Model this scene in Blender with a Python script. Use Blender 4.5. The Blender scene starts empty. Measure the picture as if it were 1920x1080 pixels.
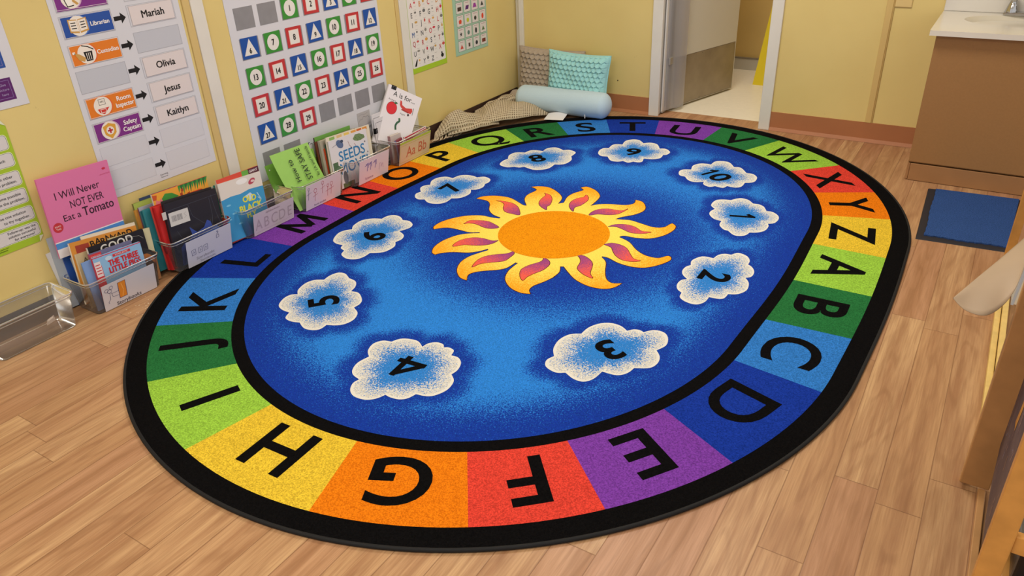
import bpy, math, random, json
from mathutils import Vector, Matrix
from mathutils.geometry import tessellate_polygon
random.seed(7)
sc = bpy.context.scene
COL = sc.collection

# ------------------------------------------------------------------ camera, light, exposure
cam_d = bpy.data.cameras.new('camera'); cam = bpy.data.objects.new('camera', cam_d); COL.objects.link(cam)
cam_d.sensor_fit = 'HORIZONTAL'; cam_d.sensor_width = 36.0; cam_d.lens = 1413.966 / 1920 * 36.0
cam_d.clip_start = 0.05
Rr = Vector((0.84719288, 0.52973081, -0.04061395)); Ur = Vector((-0.22667156, 0.42953294, 0.87414041)); Fr_ = Vector((-0.48050413, 0.73135951, -0.48397216))
cam.matrix_world = Matrix(((Rr.x, Ur.x, -Fr_.x, 0), (Rr.y, Ur.y, -Fr_.y, 0), (Rr.z, Ur.z, -Fr_.z, 1.37), (0, 0, 0, 1)))
sc.camera = cam
vs = sc.view_settings
vs.view_transform = 'Standard'; vs.look = 'None'; vs.gamma = 1.0; vs.exposure = 0.10; vs.use_curve_mapping = False
w = bpy.data.worlds.new('world'); sc.world = w; w.use_nodes = True
w.node_tree.nodes['Background'].inputs[0].default_value = (1.0, 0.975, 0.94, 1)
w.node_tree.nodes['Background'].inputs[1].default_value = 0.80

def area(name, loc, sx, sy, power, col=(1, 0.955, 0.88)):
    l = bpy.data.lights.new(name, 'AREA'); l.shape = 'RECTANGLE'; l.size = sx; l.size_y = sy; l.energy = power; l.color = col
    o = bpy.data.objects.new(name, l); COL.objects.link(o); o.location = loc
    return o
area('ceiling_lamp', (-1.2, 0.0, 2.50), 1.2, 0.6, 34)
area('ceiling_lamp', (-1.1, 2.9, 2.50), 1.2, 0.6, 40)
area('ceiling_lamp', (0.9, 0.2, 2.50), 1.2, 0.6, 10)
area('ceiling_lamp', (-1.3, 5.0, 2.40), 0.6, 0.6, 13)

# ------------------------------------------------------------------ materials
def lin(c):
    c /= 255.0
    return c / 12.92 if c <= 0.04045 else ((c + 0.055) / 1.055) ** 2.4
def rgb(h):
    h = h.lstrip('#')
    return (lin(int(h[0:2], 16)), lin(int(h[2:4], 16)), lin(int(h[4:6], 16)), 1)
MC = {}
def C(h, rough=0.6, metal=0.0, spec=0.35, var=0.0, scale=40.0, bump=0.0, bscale=300.0, tr=0.0):
    k = (h, rough, metal, spec, var, scale, bump, bscale, tr)
    if k in MC: return MC[k]
    m = bpy.data.materials.new('mat_' + h.lstrip('#')); m.use_nodes = True
    nt = m.node_tree; b = nt.nodes['Principled BSDF']
    b.inputs['Base Color'].default_value = rgb(h); b.inputs['Roughness'].default_value = rough
    b.inputs['Metallic'].default_value = metal; b.inputs['Specular IOR Level'].default_value = spec
    if var or bump:
        tc = nt.nodes.new('ShaderNodeTexCoord')
    if var:
        n = nt.nodes.new('ShaderNodeTexNoise'); n.inputs['Scale'].default_value = scale; n.inputs['Detail'].default_value = 4
        nt.links.new(tc.outputs['Object'], n.inputs['Vector'])
        mp = nt.nodes.new('ShaderNodeMapRange'); mp.inputs[1].default_value = 0.3; mp.inputs[2].default_value = 0.7
        mp.inputs[3].default_value = 1 - var; mp.inputs[4].default_value = 1 + var
        nt.links.new(n.outputs['Fac'], mp.inputs[0])
        mx = nt.nodes.new('ShaderNodeVectorMath'); mx.operation = 'SCALE'; mx.inputs[0].default_value = rgb(h)[:3]
        nt.links.new(mp.outputs[0], mx.inputs['Scale']); nt.links.new(mx.outputs[0], b.inputs['Base Color'])
    if bump:
        n2 = nt.nodes.new('ShaderNodeTexNoise'); n2.inputs['Scale'].default_value = bscale; n2.inputs['Detail'].default_value = 3
        nt.links.new(tc.outputs['Object'], n2.inputs['Vector'])
        bp = nt.nodes.new('ShaderNodeBump'); bp.inputs['Strength'].default_value = bump; bp.inputs['Distance'].default_value = 0.003
        nt.links.new(n2.outputs['Fac'], bp.inputs['Height']); nt.links.new(bp.outputs[0], b.inputs['Normal'])
    MC[k] = m
    return m

class NT:
    """small helper to write node graphs"""
    def __init__(s, name):
        s.m = bpy.data.materials.new(name); s.m.use_nodes = True; s.t = s.m.node_tree; s.b = s.t.nodes['Principled BSDF']
    def n(s, typ, **kw):
        x = s.t.nodes.new('ShaderNode' + typ)
        for k, v in kw.items(): setattr(x, k, v)
        return x
    def l(s, a, b): s.t.links.new(a, b)
    def val(s, x, sock):
        if hasattr(x, 'is_output') or hasattr(x, 'links'): s.l(x, sock)
        else: sock.default_value = x
    def math(s, op, a, b=None, c=None, clamp=False):
        x = s.n('Math', operation=op, use_clamp=clamp); s.val(a, x.inputs[0])
        if b is not None: s.val(b, x.inputs[1])
        if c is not None: s.val(c, x.inputs[2])
        return x.outputs[0]
    def mix(s, f, a, b):
        x = s.n('Mix', data_type='RGBA'); s.val(f, x.inputs[0]); s.val(a, x.inputs[6]); s.val(b, x.inputs[7]); return x.outputs[2]
    def noise(s, vec, scale, detail=2, rough=0.5):
        x = s.n('TexNoise'); x.inputs['Scale'].default_value = scale; x.inputs['Detail'].default_value = detail; x.inputs['Roughness'].default_value = rough
        if vec is not None: s.l(vec, x.inputs['Vector'])
        return x.outputs['Fac']
    def ramp(s, f, a, b, c=0.0, d=1.0, smooth=False):
        x = s.n('MapRange'); s.val(f, x.inputs[0]); x.inputs[1].default_value = a; x.inputs[2].default_value = b; x.inputs[3].default_value = c; x.inputs[4].default_value = d
        if smooth: x.interpolation_type = 'SMOOTHSTEP'
        return x.outputs[0]
    def bump(s, h, strength, dist):
        x = s.n('Bump'); x.inputs['Strength'].default_value = strength; x.inputs['Distance'].default_value = dist
        s.l(h, x.inputs['Height']); s.l(x.outputs[0], s.b.inputs['Normal'])
    def obj(s): return s.n('TexCoord').outputs['Object']

def carpet(h, name, h2=None):
    """cut-pile carpet of one yarn colour, with the grain of the tufts"""
    g = NT(name); o = g.obj()
    f = g.noise(o, 230, 3, 0.75); f2 = g.noise(o, 9, 2)
    c = rgb(h); d = [x * 0.60 for x in c[:3]] + [1]; e = [min(1, x * 1.32 + 0.001) for x in c[:3]] + [1]
    col = g.mix(g.ramp(f, 0.36, 0.64), tuple(d), tuple(e))
    col = g.mix(g.ramp(f2, 0.35, 0.65, 0, 0.16), col, tuple([x * 0.7 for x in c[:3]] + [1]))
    g.l(col, g.b.inputs['Base Color']); g.b.inputs['Roughness'].default_value = 0.95; g.b.inputs['Specular IOR Level'].default_value = 0.1
    g.b.inputs['Specular IOR Level'].default_value = 0.03
    g.bump(f, 0.7, 0.004)
    return g.m

def dither(name, attr, ha, hb, lo, hi, amp, sc1=210, hc=None):
    """two yarn colours scattered into each other by the woven-in pattern value"""
    g = NT(name); o = g.obj()
    a = g.n('Attribute', attribute_name=attr).outputs['Fac']
    f = g.noise(o, sc1, 3, 0.8)
    t = g.math('ADD', a, g.math('MULTIPLY', g.math('SUBTRACT', f, 0.5), amp))
    k = g.ramp(t, lo, hi)
    gr = g.noise(o, 260, 2, 0.7)
    sh = g.ramp(gr, 0.32, 0.68, 0.70, 1.22)
    col = g.mix(k, rgb(ha), rgb(hb))
    v = g.n('VectorMath', operation='SCALE'); g.l(col, v.inputs[0]); g.l(sh, v.inputs['Scale'])
    g.l(v.outputs[0], g.b.inputs['Base Color']); g.b.inputs['Roughness'].default_value = 0.95; g.b.inputs['Specular IOR Level'].default_value = 0.1
    g.bump(gr, 0.6, 0.004)
    return g.m

def m_floor():
    g = NT('wood_plank_floor'); o = g.obj()
    s = g.n('SeparateXYZ'); g.l(o, s.inputs[0]); X, Y = s.outputs[0], s.outputs[1]
    cx = g.math('DIVIDE', g.math('ADD', X, 0.0155), 0.102); ci = g.math('FLOOR', cx); fx = g.math('FRACT', cx)
    wn = g.n('TexWhiteNoise', noise_dimensions='1D'); g.l(ci, wn.inputs['W'])
    cy = g.math('ADD', g.math('DIVIDE', Y, 0.90), g.math('MULTIPLY', wn.outputs['Value'], 7.3)); ri = g.math('FLOOR', cy); fy = g.math('FRACT', cy)
    cb = g.n('CombineXYZ'); g.l(ci, cb.inputs[0]); g.l(ri, cb.inputs[1])
    w2 = g.n('TexWhiteNoise', noise_dimensions='2D'); g.l(cb.outputs[0], w2.inputs['Vector'])
    rv = w2.outputs['Value']
    # grain runs along the plank, shifted for every plank
    gv = g.n('CombineXYZ'); g.l(g.math('ADD', g.math('MULTIPLY', X, 26), g.math('MULTIPLY', rv, 37)), gv.inputs[0]); g.l(g.math('ADD', g.math('MULTIPLY', Y, 1.5), g.math('MULTIPLY', rv, 91)), gv.inputs[1])
    n1 = g.noise(gv.outputs[0], 1.0, 5, 0.62)
    gv2 = g.n('CombineXYZ'); g.l(g.math('ADD', g.math('MULTIPLY', X, 9), g.math('MULTIPLY', rv, 53)), gv2.inputs[0]); g.l(g.math('ADD', g.math('MULTIPLY', Y, 1.3), g.math('MULTIPLY', rv, 17)), gv2.inputs[1])
    n2 = g.noise(gv2.outputs[0], 1.0, 2, 0.5)
    rings = g.math('SINE', g.math('MULTIPLY', n2, 62)); 
    gv3 = g.n('CombineXYZ'); g.l(g.math('MULTIPLY', X, 230), gv3.inputs[0]); g.l(g.math('MULTIPLY', Y, 6), gv3.inputs[1])
    n3 = g.noise(gv3.outputs[0], 1.0, 2, 0.6)
    base = g.mix(rv, rgb('#bc9268'), rgb('#cda77b'))
    base = g.mix(g.ramp(g.math('FRACT', g.math('MULTIPLY', rv, 7.7)), 0.5, 1.0, 0, 0.75), base, rgb('#b48365'))
    col = g.mix(g.ramp(n1, 0.38, 0.66, 0, 0.9), base, rgb('#9c6f4c'))
    col = g.mix(g.math('MULTIPLY', g.ramp(rings, 0.15, 1.0), g.ramp(n1, 0.3, 0.6, 0.0, 0.42)), col, rgb('#8a6140'))
    col = g.mix(g.ramp(n3, 0.42, 0.72, 0, 0.55), col, rgb('#966b49'))
    ex = g.math('MINIMUM', fx, g.math('SUBTRACT', 1.0, fx)); ey = g.math('MINIMUM', fy, g.math('SUBTRACT', 1.0, fy))
    sx = g.ramp(ex, 0.004, 0.018, 1, 0); sy = g.ramp(ey, 0.0006, 0.0020, 1, 0)
    seam = g.math('MAXIMUM', sx, sy)
    col = g.mix(g.math('MULTIPLY', seam, 0.6), col, rgb('#6d472c'))
    g.l(col, g.b.inputs['Base Color']); g.b.inputs['Roughness'].default_value = 0.42; g.b.inputs['Specular IOR Level'].default_value = 0.35
    g.l(g.ramp(n1, 0.2, 0.8, 0.36, 0.5), g.b.inputs['Roughness'])
    hh = g.math('SUBTRACT', g.math('MULTIPLY', n3, 0.12), seam)
    g.bump(hh, 0.25, 0.001)
    return g.m

def m_wall():
    g = NT('yellow_painted_wall'); o = g.obj()
    f = g.noise(o, 2.2, 3); f2 = g.noise(o, 60, 3)
    col = g.mix(g.ramp(f, 0.3, 0.7), rgb('#d7c07c'), rgb('#dec985'))
    sp = g.noise(o, 14, 4, 0.7)
    col = g.mix(g.ramp(sp, 0.70, 0.76, 0, 0.25), col, rgb('#a58e60'))
    g.l(col, g.b.inputs['Base Color']); g.b.inputs['Roughness'].default_value = 0.5; g.b.inputs['Specular IOR Level'].default_value = 0.3
    g.bump(f2, 0.12, 0.002)
    return g.m

def m_clear(tint='#f2f4f2', f0=0.06, ior=1.5):
    g = NT('clear_plastic'); t = g.t
    for n in list(t.nodes):
        if n.type != 'OUTPUT_MATERIAL': t.nodes.remove(n)
    out = [n for n in t.nodes if n.type == 'OUTPUT_MATERIAL'][0]
    tr = g.n('BsdfTransparent'); tr.inputs[0].default_value = rgb(tint)
    gl = g.n('BsdfGlossy'); gl.inputs['Roughness'].default_value = 0.16; gl.inputs[0].default_value = (1, 1, 1, 1)
    df = g.n('BsdfDiffuse'); df.inputs[0].default_value = (0.8, 0.8, 0.82, 1)
    fr = g.n('Fresnel'); fr.inputs[0].default_value = ior
    m1 = g.n('MixShader'); m1.inputs[0].default_value = f0; g.l(tr.outputs[0], m1.inputs[1]); g.l(df.outputs[0], m1.inputs[2])
    m2 = g.n('MixShader'); g.l(fr.outputs[0], m2.inputs[0]); g.l(m1.outputs[0], m2.inputs[1]); g.l(gl.outputs[0], m2.inputs[2])
    g.l(m2.outputs[0], out.inputs[0])
    return g.m

# ------------------------------------------------------------------ mesh builder
class Fr:
    """a flat drawing frame: origin o, right u, up v, normal n"""
    def __init__(s, o, u, v):
        s.o = Vector(o); s.u = Vector(u).normalized(); s.v = Vector(v).normalized(); s.n = s.u.cross(s.v).normalized()
    def P(s, x, y, h=0.0): return s.o + s.u * x + s.v * y + s.n * h

FONT_CACHE = {}
def glyphs(txt, bold=0.0):
    k = (txt, bold)
    if k in FONT_CACHE: return FONT_CACHE[k]
    cu = bpy.data.curves.new('t', 'FONT'); cu.body = txt; cu.size = 1.0; cu.offset = bold; cu.resolution_u = 3 if len(txt) > 2 else 6
    ob = bpy.data.objects.new('t', cu); me = ob.to_mesh()
    vs_ = [(v.co.x, v.co.y) for v in me.vertices]; fs = [tuple(p.vertices) for p in me.polygons]
    ob.to_mesh_clear(); bpy.data.objects.remove(ob); bpy.data.curves.remove(cu)
    FONT_CACHE[k] = (vs_, fs)
    return vs_, fs

class MB:
    def __init__(s): s.v = []; s.f = []; s.fm = []; s.ms = []; s.smooth = []; s.attr = {}
    def mi(s, m):
        if m not in s.ms: s.ms.append(m)
        return s.ms.index(m)
    def add(s, vs_, fs, m, smooth=False):
        b = len(s.v); s.v += [tuple(x) for x in vs_]; i = s.mi(m)
        for f in fs: s.f.append(tuple(b + k for k in f)); s.fm.append(i); s.smooth.append(smooth)
        return b
    def box(s, a, b, m, M=None):
        (x0, y0, z0), (x1, y1, z1) = a, b
        vs_ = [Vector(p) for p in ((x0, y0, z0), (x1, y0, z0), (x1, y1, z0), (x0, y1, z0), (x0, y0, z1), (x1, y0, z1), (x1, y1, z1), (x0, y1, z1))]
        if M: vs_ = [M @ p for p in vs_]
        s.add(vs_, [(0, 3, 2, 1), (4, 5, 6, 7), (0, 1, 5, 4), (1, 2, 6, 5), (2, 3, 7, 6), (3, 0, 4, 7)], m); return s
    def fbox(s, fr, x0, y0, x1, y1, h0, h1, m):
        P = [fr.P(x, y, h) for h in (h0, h1) for x, y in ((x0, y0), (x1, y0), (x1, y1), (x0, y1))]
        s.add(P, [(0, 3, 2, 1), (4, 5, 6, 7), (0, 1, 5, 4), (1, 2, 6, 5), (2, 3, 7, 6), (3, 0, 4, 7)], m); return s
    def poly(s, fr, pts, m, h=0.0):
        p3 = [Vector((x, y, 0)) for x, y in pts]
        ar = sum(p3[i].x * p3[(i + 1) % len(p3)].y - p3[(i + 1) % len(p3)].x * p3[i].y for i in range(len(p3)))
        if ar < 0: p3 = p3[::-1]
        tr = tessellate_polygon([p3])
        fs = []
        for t in tr:
            a, b, c = [p3[i] for i in t]
            if (b - a).cross(c - a).z < 0: t = (t[0], t[2], t[1])
            fs.append(tuple(t))
        s.add([fr.P(p.x, p.y, h) for p in p3], fs, m); return s
    def rect(s, fr, x0, y0, x1, y1, m, h=0.0, r=0.0):
        if r <= 0: return s.poly(fr, [(x0, y0), (x1, y0), (x1, y1), (x0, y1)], m, h)
        pts = []
        for cx, cy, a0 in ((x1 - r, y0 + r, -90), (x1 - r, y1 - r, 0), (x0 + r, y1 - r, 90), (x0 + r, y0 + r, 180)):
            for k in range(5):
                a = math.radians(a0 + k * 22.5); pts.append((cx + r * math.cos(a), cy + r * math.sin(a)))
        return s.poly(fr, pts, m, h)
    def ell(s, fr, cx, cy, rx, ry, m, h=0.0, n=28, rot=0):
        c, q = math.cos(rot), math.sin(rot)
        return s.poly(fr, [(cx + rx * math.cos(a) * c - ry * math.sin(a) * q, cy + rx * math.cos(a) * q + ry * math.sin(a) * c) for a in [2 * math.pi * k / n for k in range(n)]], m, h)
    def frame(s, fr, x0, y0, x1, y1, t, m, h=0.0):
        s.rect(fr, x0, y0, x1, y0 + t, m, h); s.rect(fr, x0, y1 - t, x1, y1, m, h); s.rect(fr, x0, y0 + t, x0 + t, y1 - t, m, h); s.rect(fr, x1 - t, y0 + t, x1, y1 - t, m, h)
    def line(s, fr, pts, wd, m, h=0.0, closed=False):
        pts = [Vector(p) for p in pts]
        if closed: pts = pts + [pts[0]]
        for i in range(len(pts) - 1):
            a, b = pts[i], pts[i + 1]; d = b - a
            if d.length < 1e-7: continue
            d.normalize(); n = Vector((-d.y, d.x)) * wd / 2; a = a - d * wd * 0.3; b = b + d * wd * 0.3
            s.add([fr.P(*(a - n), h), fr.P(*(b - n), h), fr.P(*(b + n), h), fr.P(*(a + n), h)], [(0, 1, 2, 3)], m)
        return s
    def text(s, fr, txt, cx, cy, H, m, h=0.0, bold=0.0, maxw=None, rot=0.0, cond=1.0, align='c', caps=None):
        fake = bold if len(txt) > 1 or H < 0.06 else 0.0
        vs_, fs = glyphs(txt, 0.0 if fake else bold)
        if not vs_: return s
        xs = [p[0] for p in vs_]; ys = [p[1] for p in vs_]
        capv, _ = glyphs(caps or 'H', 0.0); ch = max(p[1] for p in capv) - min(p[1] for p in capv)
        k = H / ch; kx = k * cond; W = (max(xs) - min(xs)) * kx
        if maxw and W > maxw: kx *= maxw / W
        if maxw and maxw < 0: kx *= -maxw / W
        x0, x1 = min(xs), max(xs)
        ox = {'c': (x0 + x1) / 2, 'l': x0, 'r': x1}[align]; oy = ch / 2 if len(txt) > 1 else (min(ys) + max(ys)) / 2
        c, q = math.cos(rot), math.sin(rot); out = []
        for x, y in vs_:
            X, Y = (x - ox) * kx, (y - oy) * k
            out.append(fr.P(cx + X * c - Y * q, cy + X * q + Y * c, h))
        # font faces may be wound backwards
        fx = []
        for f in fs:
            a, b, d = [Vector((vs_[i][0], vs_[i][1], 0)) for i in f[:3]]
            fx.append(tuple(f) if (b - a).cross(d - a).z >= 0 else tuple(reversed(f)))
        if fake > 0:
            q_ = fake * k * 0.9
            for i_, (dx, dy) in enumerate(((q_, 0), (-q_, 0), (0, q_ * 0.8), (0, -q_ * 0.8))): s.add([p + fr.u * dx + fr.v * dy + fr.n * (0.00004 * i_) for p in out], fx, m)
        else: s.add(out, fx, m)
        return s
    def tube(s, path, r, m, n=10, closed=False, caps=True, smooth=True):
        path = [Vector(p) for p in path]; N = len(path); rs = r if isinstance(r, (list, tuple)) else [r] * N
        rings = []; up = Vector((0, 0, 1))
        for i, p in enumerate(path):
            a = path[(i - 1) % N] if (closed or i > 0) else p; b = path[(i + 1) % N] if (closed or i < N - 1) else p
            d = (b - a).normalized(); u = d.cross(up)
            if u.length < 1e-3: u = d.cross(Vector((0, 1, 0)))
            u.normalize(); v = u.cross(d).normalized()
            rings.append([p + (u * math.cos(2 * math.pi * k / n) + v * math.sin(2 * math.pi * k / n)) * rs[i] for k in range(n)])
        vs_ = [q for ring in rings for q in ring]; fs = []
        for i in range(N if closed else N - 1):
            j = (i + 1) % N
            for k in range(n): fs.append((i * n + k, i * n + (k + 1) % n, j * n + (k + 1) % n, j * n + k))
        if caps and not closed: fs.append(tuple(range(n))[::-1]); fs.append(tuple((N - 1) * n + k for k in range(n)))
        s.add(vs_, fs, m, smooth); return s
    def lathe(s, prof, c, m, n=28, axis='z', smooth=True):
        c = Vector(c); vs_ = []; N = len(prof)
        for r, z in prof:
            for k in range(n):
                a = 2 * math.pi * k / n; p = (r * math.cos(a), r * math.sin(a), z)
                if axis == 'x': p = (z, r * math.cos(a), r * math.sin(a))
                if axis == 'y': p = (r * math.cos(a), z, -r * math.sin(a))
                vs_.append(c + Vector(p))
        fs = []
        for i in range(N - 1):
            for k in range(n): fs.append((i * n + k, i * n + (k + 1) % n, (i + 1) * n + (k + 1) % n, (i + 1) * n + k))
        s.add(vs_, fs, m, smooth); return s
    def grid(s, nu, nv, fn, m, smooth=True, flip=False):
        vs_ = [fn(i / (nu - 1), j / (nv - 1)) for j in range(nv) for i in range(nu)]
        fs = [(j * nu + i, j * nu + i + 1, (j + 1) * nu + i + 1, (j + 1) * nu + i) for j in range(nv - 1) for i in range(nu - 1)]
        if flip: fs = [f[::-1] for f in fs]
        return s.add(vs_, fs, m, smooth)
    def build(s, name, parent=None, bevel=0.0, seg=2, origin=None):
        me = bpy.data.meshes.new(name)
        o_ = Vector(origin) if origin else (parent_world(parent) if parent else Vector((0, 0, 0)))
        me.from_pydata([tuple(Vector(v) - o_) for v in s.v], [], s.f)
        for m in s.ms: me.materials.append(m)
        me.polygons.foreach_set('material_index', s.fm); me.polygons.foreach_set('use_smooth', s.smooth)
        for k, vals in s.attr.items():
            at = me.attributes.new(k, 'FLOAT', 'POINT'); full = list(vals) + [0.0] * (len(s.v) - len(vals)); at.data.foreach_set('value', full)
        me.update()
        ob = bpy.data.objects.new(name, me); COL.objects.link(ob)
        if parent: ob.parent = parent
        if origin and not parent: ob.location = o_
        if bevel:
            bm_ = ob.modifiers.new('bevel', 'BEVEL'); bm_.width = bevel; bm_.segments = seg; bm_.limit_method = 'ANGLE'; bm_.angle_limit = math.radians(50)
        return ob
def parent_world(p):
    l = Vector(p.location)
    while p.parent: p = p.parent; l = l + Vector(p.location)
    return l
def thing(name, loc, label, cat, group=None, kind=None):
    o = bpy.data.objects.new(name, None); COL.objects.link(o); o.location = loc; o.empty_display_size = 0.05
    if kind: o['kind'] = kind
    else:
        o['label'] = label; o['category'] = cat
        if group: o['group'] = group
    return o
def tag(o, label, cat, group=None, kind=None):
    o['label'] = label; o['category'] = cat
    if group: o['group'] = group
    if kind: o['kind'] = kind
    return o
def struct(o): o['kind'] = 'structure'; return o

def catmull(pts, k=4):
    out = []; n = len(pts)
    for i in range(n - 1):
        p0 = pts[max(i - 1, 0)]; p1 = pts[i]; p2 = pts[i + 1]; p3 = pts[min(i + 2, n - 1)]
        for j in range(k):
            t = j / k
            out.append(tuple(0.5 * (2 * p1[a] + (p2[a] - p0[a]) * t + (2 * p0[a] - 5 * p1[a] + 4 * p2[a] - p3[a]) * t * t + (3 * p1[a] - p0[a] - 3 * p2[a] + p3[a]) * t ** 3) for a in range(len(p1))))
    out.append(tuple(pts[-1])); return out
def pairs(l): return [(l[i], l[i + 1]) for i in range(0, len(l), 2)]
WX = -2.745      # left wall face
WY = 4.372       # back wall face
# ================================================================== SETTING
WALL = m_wall(); FLOOR = m_floor()
WHITE_TRIM = C('#dcd8cf', 0.45, var=0.03, scale=9); BROWN_BASE = C('#a86e48', 0.55, var=0.05, scale=6); DARK_BASE = C('#3a2620', 0.5)
CREAM_FLOOR = C('#e6ddc6', 0.35, var=0.03, scale=30)

m = MB(); m.box((-2.845, -2.0, -0.05), (2.4, WY + 0.128, 0.0), FLOOR); struct(m.build('floor'))
m = MB(); m.box((-2.845, -2.0, 0.0), (WX, WY, 2.6), WALL); struct(m.build('wall_left'))
m = MB()
m.box((-2.845, WY, 0), (-1.775, WY + 0.128, 2.6), WALL); m.box((-1.055, WY, 0), (1.6, WY + 0.128, 2.6), WALL); m.box((-1.775, WY, 2.08), (-1.055, WY + 0.128, 2.6), WALL)
struct(m.build('wall_back'))
m = MB(); m.box((-2.845, -2.0, 2.6), (2.4, WY + 0.128, 2.68), C('#e9e6dc', 0.8)); struct(m.build('ceiling'))
# washroom behind the doorway
m = MB(); m.box((-2.3, WY + 0.128, -0.05), (-0.3, 5.85, 0.0), CREAM_FLOOR); struct(m.build('floor_washroom'))
BATH = C('#c9aa66', 0.5, var=0.04, scale=5)
m = MB(); m.box((-2.3, 5.76, 0), (-0.3, 5.86, 2.6), BATH); struct(m.build('wall_washroom_back'))
m = MB(); m.box((-2.3, WY + 0.128, 0), (-2.2, 5.76, 2.6), BATH); struct(m.build('wall_washroom_left'))
m = MB(); m.box((-0.4, WY + 0.128, 0), (-0.3, 5.76, 2.6), BATH); struct(m.build('wall_washroom_right'))
m = MB(); m.box((-2.3, WY + 0.128, 2.6), (-0.3, 5.86, 2.68), C('#e9e6dc', 0.8)); struct(m.build('ceiling_washroom'))
m = MB(); m.box((-2.2, 5.735, 0), (-0.4, 5.76, 0.08), C('#b9b2a2', 0.4)); m.box((-2.2, 5.732, 0.08), (-0.4, 5.76, 0.087), C('#7d7364', 0.4)); struct(m.build('baseboard_washroom'))
# baseboards
m = MB()
for a, b in ((-2.735, -1.786), (-1.043, -0.264)):
    m.box((a, WY - 0.006, 0.012), (b, WY, 0.105), BROWN_BASE)
    m.add([(a, WY - 0.006, 0.018), (b, WY - 0.006, 0.018), (b, WY - 0.02, 0.001), (a, WY - 0.02, 0.001)], [(0, 3, 2, 1)], BROWN_BASE)
struct(m.build('baseboard_back'))
m = MB(); m.box((WX, -2.0, 0.0), (WX + 0.006, WY - 0.02, 0.082), DARK_BASE); struct(m.build('baseboard_left'))
# painted battens over the panel joints
def batten(y0, y1, y2):
    m = MB(); m.box((WX, y0, 0.085), (WX + 0.006, y1, 2.6), C('#d0b577', 0.5)); m.box((WX, y1, 0.085), (WX + 0.011, y2, 2.6), WHITE_TRIM)
    struct(m.build('trim_1', bevel=0.002))
batten(1.935, 1.968, 2.025); batten(3.185, 3.212, 3.272)
m = MB(); m.box((-2.736, WY - 0.012, 0.0), (-2.712, WY, 2.6), C('#c8c2b2', 0.5)); m.box((-2.712, WY - 0.018, 0.0), (-2.682, WY, 2.6), WHITE_TRIM); struct(m.build('trim_2', bevel=0.002))
m = MB(); m.box((-0.545, WY - 0.008, 0.105), (-0.515, WY, 2.6), C('#cfb272', 0.5)); m.box((-0.518, WY - 0.005, 0.105), (-0.508, WY, 2.6), C('#b79a5c', 0.5)); struct(m.build('trim_3', bevel=0.002))
# door casings
m = MB(); m.box((-1.786, WY - 0.018, 0), (-1.723, WY, 2.14), WHITE_TRIM); m.box((-1.775, WY, 0.004), (-1.735, WY + 0.128, 2.1), WHITE_TRIM)
m.box((-1.735, WY + 0.05, 0.004), (-1.718, WY + 0.1, 2.08), C('#cfcbc2', 0.45)); m.box((-1.735, WY + 0.012, 0.006), (-1.727, WY + 0.03, 2.08), C('#c4c0b8', 0.45)); struct(m.build('trim_4', bevel=0.003))
m = MB(); m.box((-1.105, WY - 0.018, 0), (-1.043, WY, 2.14), WHITE_TRIM); m.box((-1.098, WY, 0.004), (-1.055, WY + 0.128, 2.1), WHITE_TRIM); struct(m.build('trim_5', bevel=0.003))
m = MB(); m.box((-1.786, WY - 0.018, 2.08), (-1.043, WY, 2.14), WHITE_TRIM); struct(m.build('trim_6', bevel=0.003))
# door leaf standing open into the washroom
d0 = Vector((-1.705, 4.505, 0)); d1 = Vector((-1.512, 5.145, 0)); du = (d1 - d0).normalized()
DR = thing('door_1', d0, '', '', kind='structure')
df = Fr(d0, du, (0, 0, 1))      # normal points towards +x
LW = (d1 - d0).length
m = MB(); m.fbox(df, 0, 0.012, LW, 2.03, -0.04, 0, C('#cbc5b4', 0.5)); m.build('leaf', DR, bevel=0.002)
m = MB(); m.fbox(df, 0.03, 0.018, LW - 0.012, 0.322, 0.0, 0.0016, C('#9c8f79', 0.4, metal=0.45, var=0.12, scale=9))
for x in (0.05, 0.3, LW - 0.03):
    for z in (0.03, 0.31): m.ell(df, x, z, 0.003, 0.003, C('#5f5648', 0.4), 0.002, 8)
m.frame(df, 0.03, 0.018, LW - 0.012, 0.322, 0.003, C('#6e6454', 0.4), 0.0019)
m.build('kick_plate', DR)
# clear finger guard over the hinge side
def fg(u, v):
    x = -1.720 + 0.075 * u; y = 4.42 + 0.155 * u - 0.02 * math.sin(math.pi * u)
    return Vector((x + 0.006 * math.sin(u * 9), y, 0.02 + 2.0 * v))
m = MB(); m.grid(14, 2, fg, m_clear('#d5d0d2', 0.28)); 
m.box((-1.722, 4.40, 0.02), (-1.714, 4.425, 2.02), C('#d6d2cc', 0.4)); m.build('finger_guard', DR)
m = MB(); m.box((-1.7, 4.43, 0.30), (-1.69, 4.49, 0.34), C('#a9a49c', 0.4, metal=0.5)); m.box((-1.7, 4.43, 1.1), (-1.69, 4.49, 1.16), C('#a9a49c', 0.4, metal=0.5)); m.build('hinge', DR)

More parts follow.
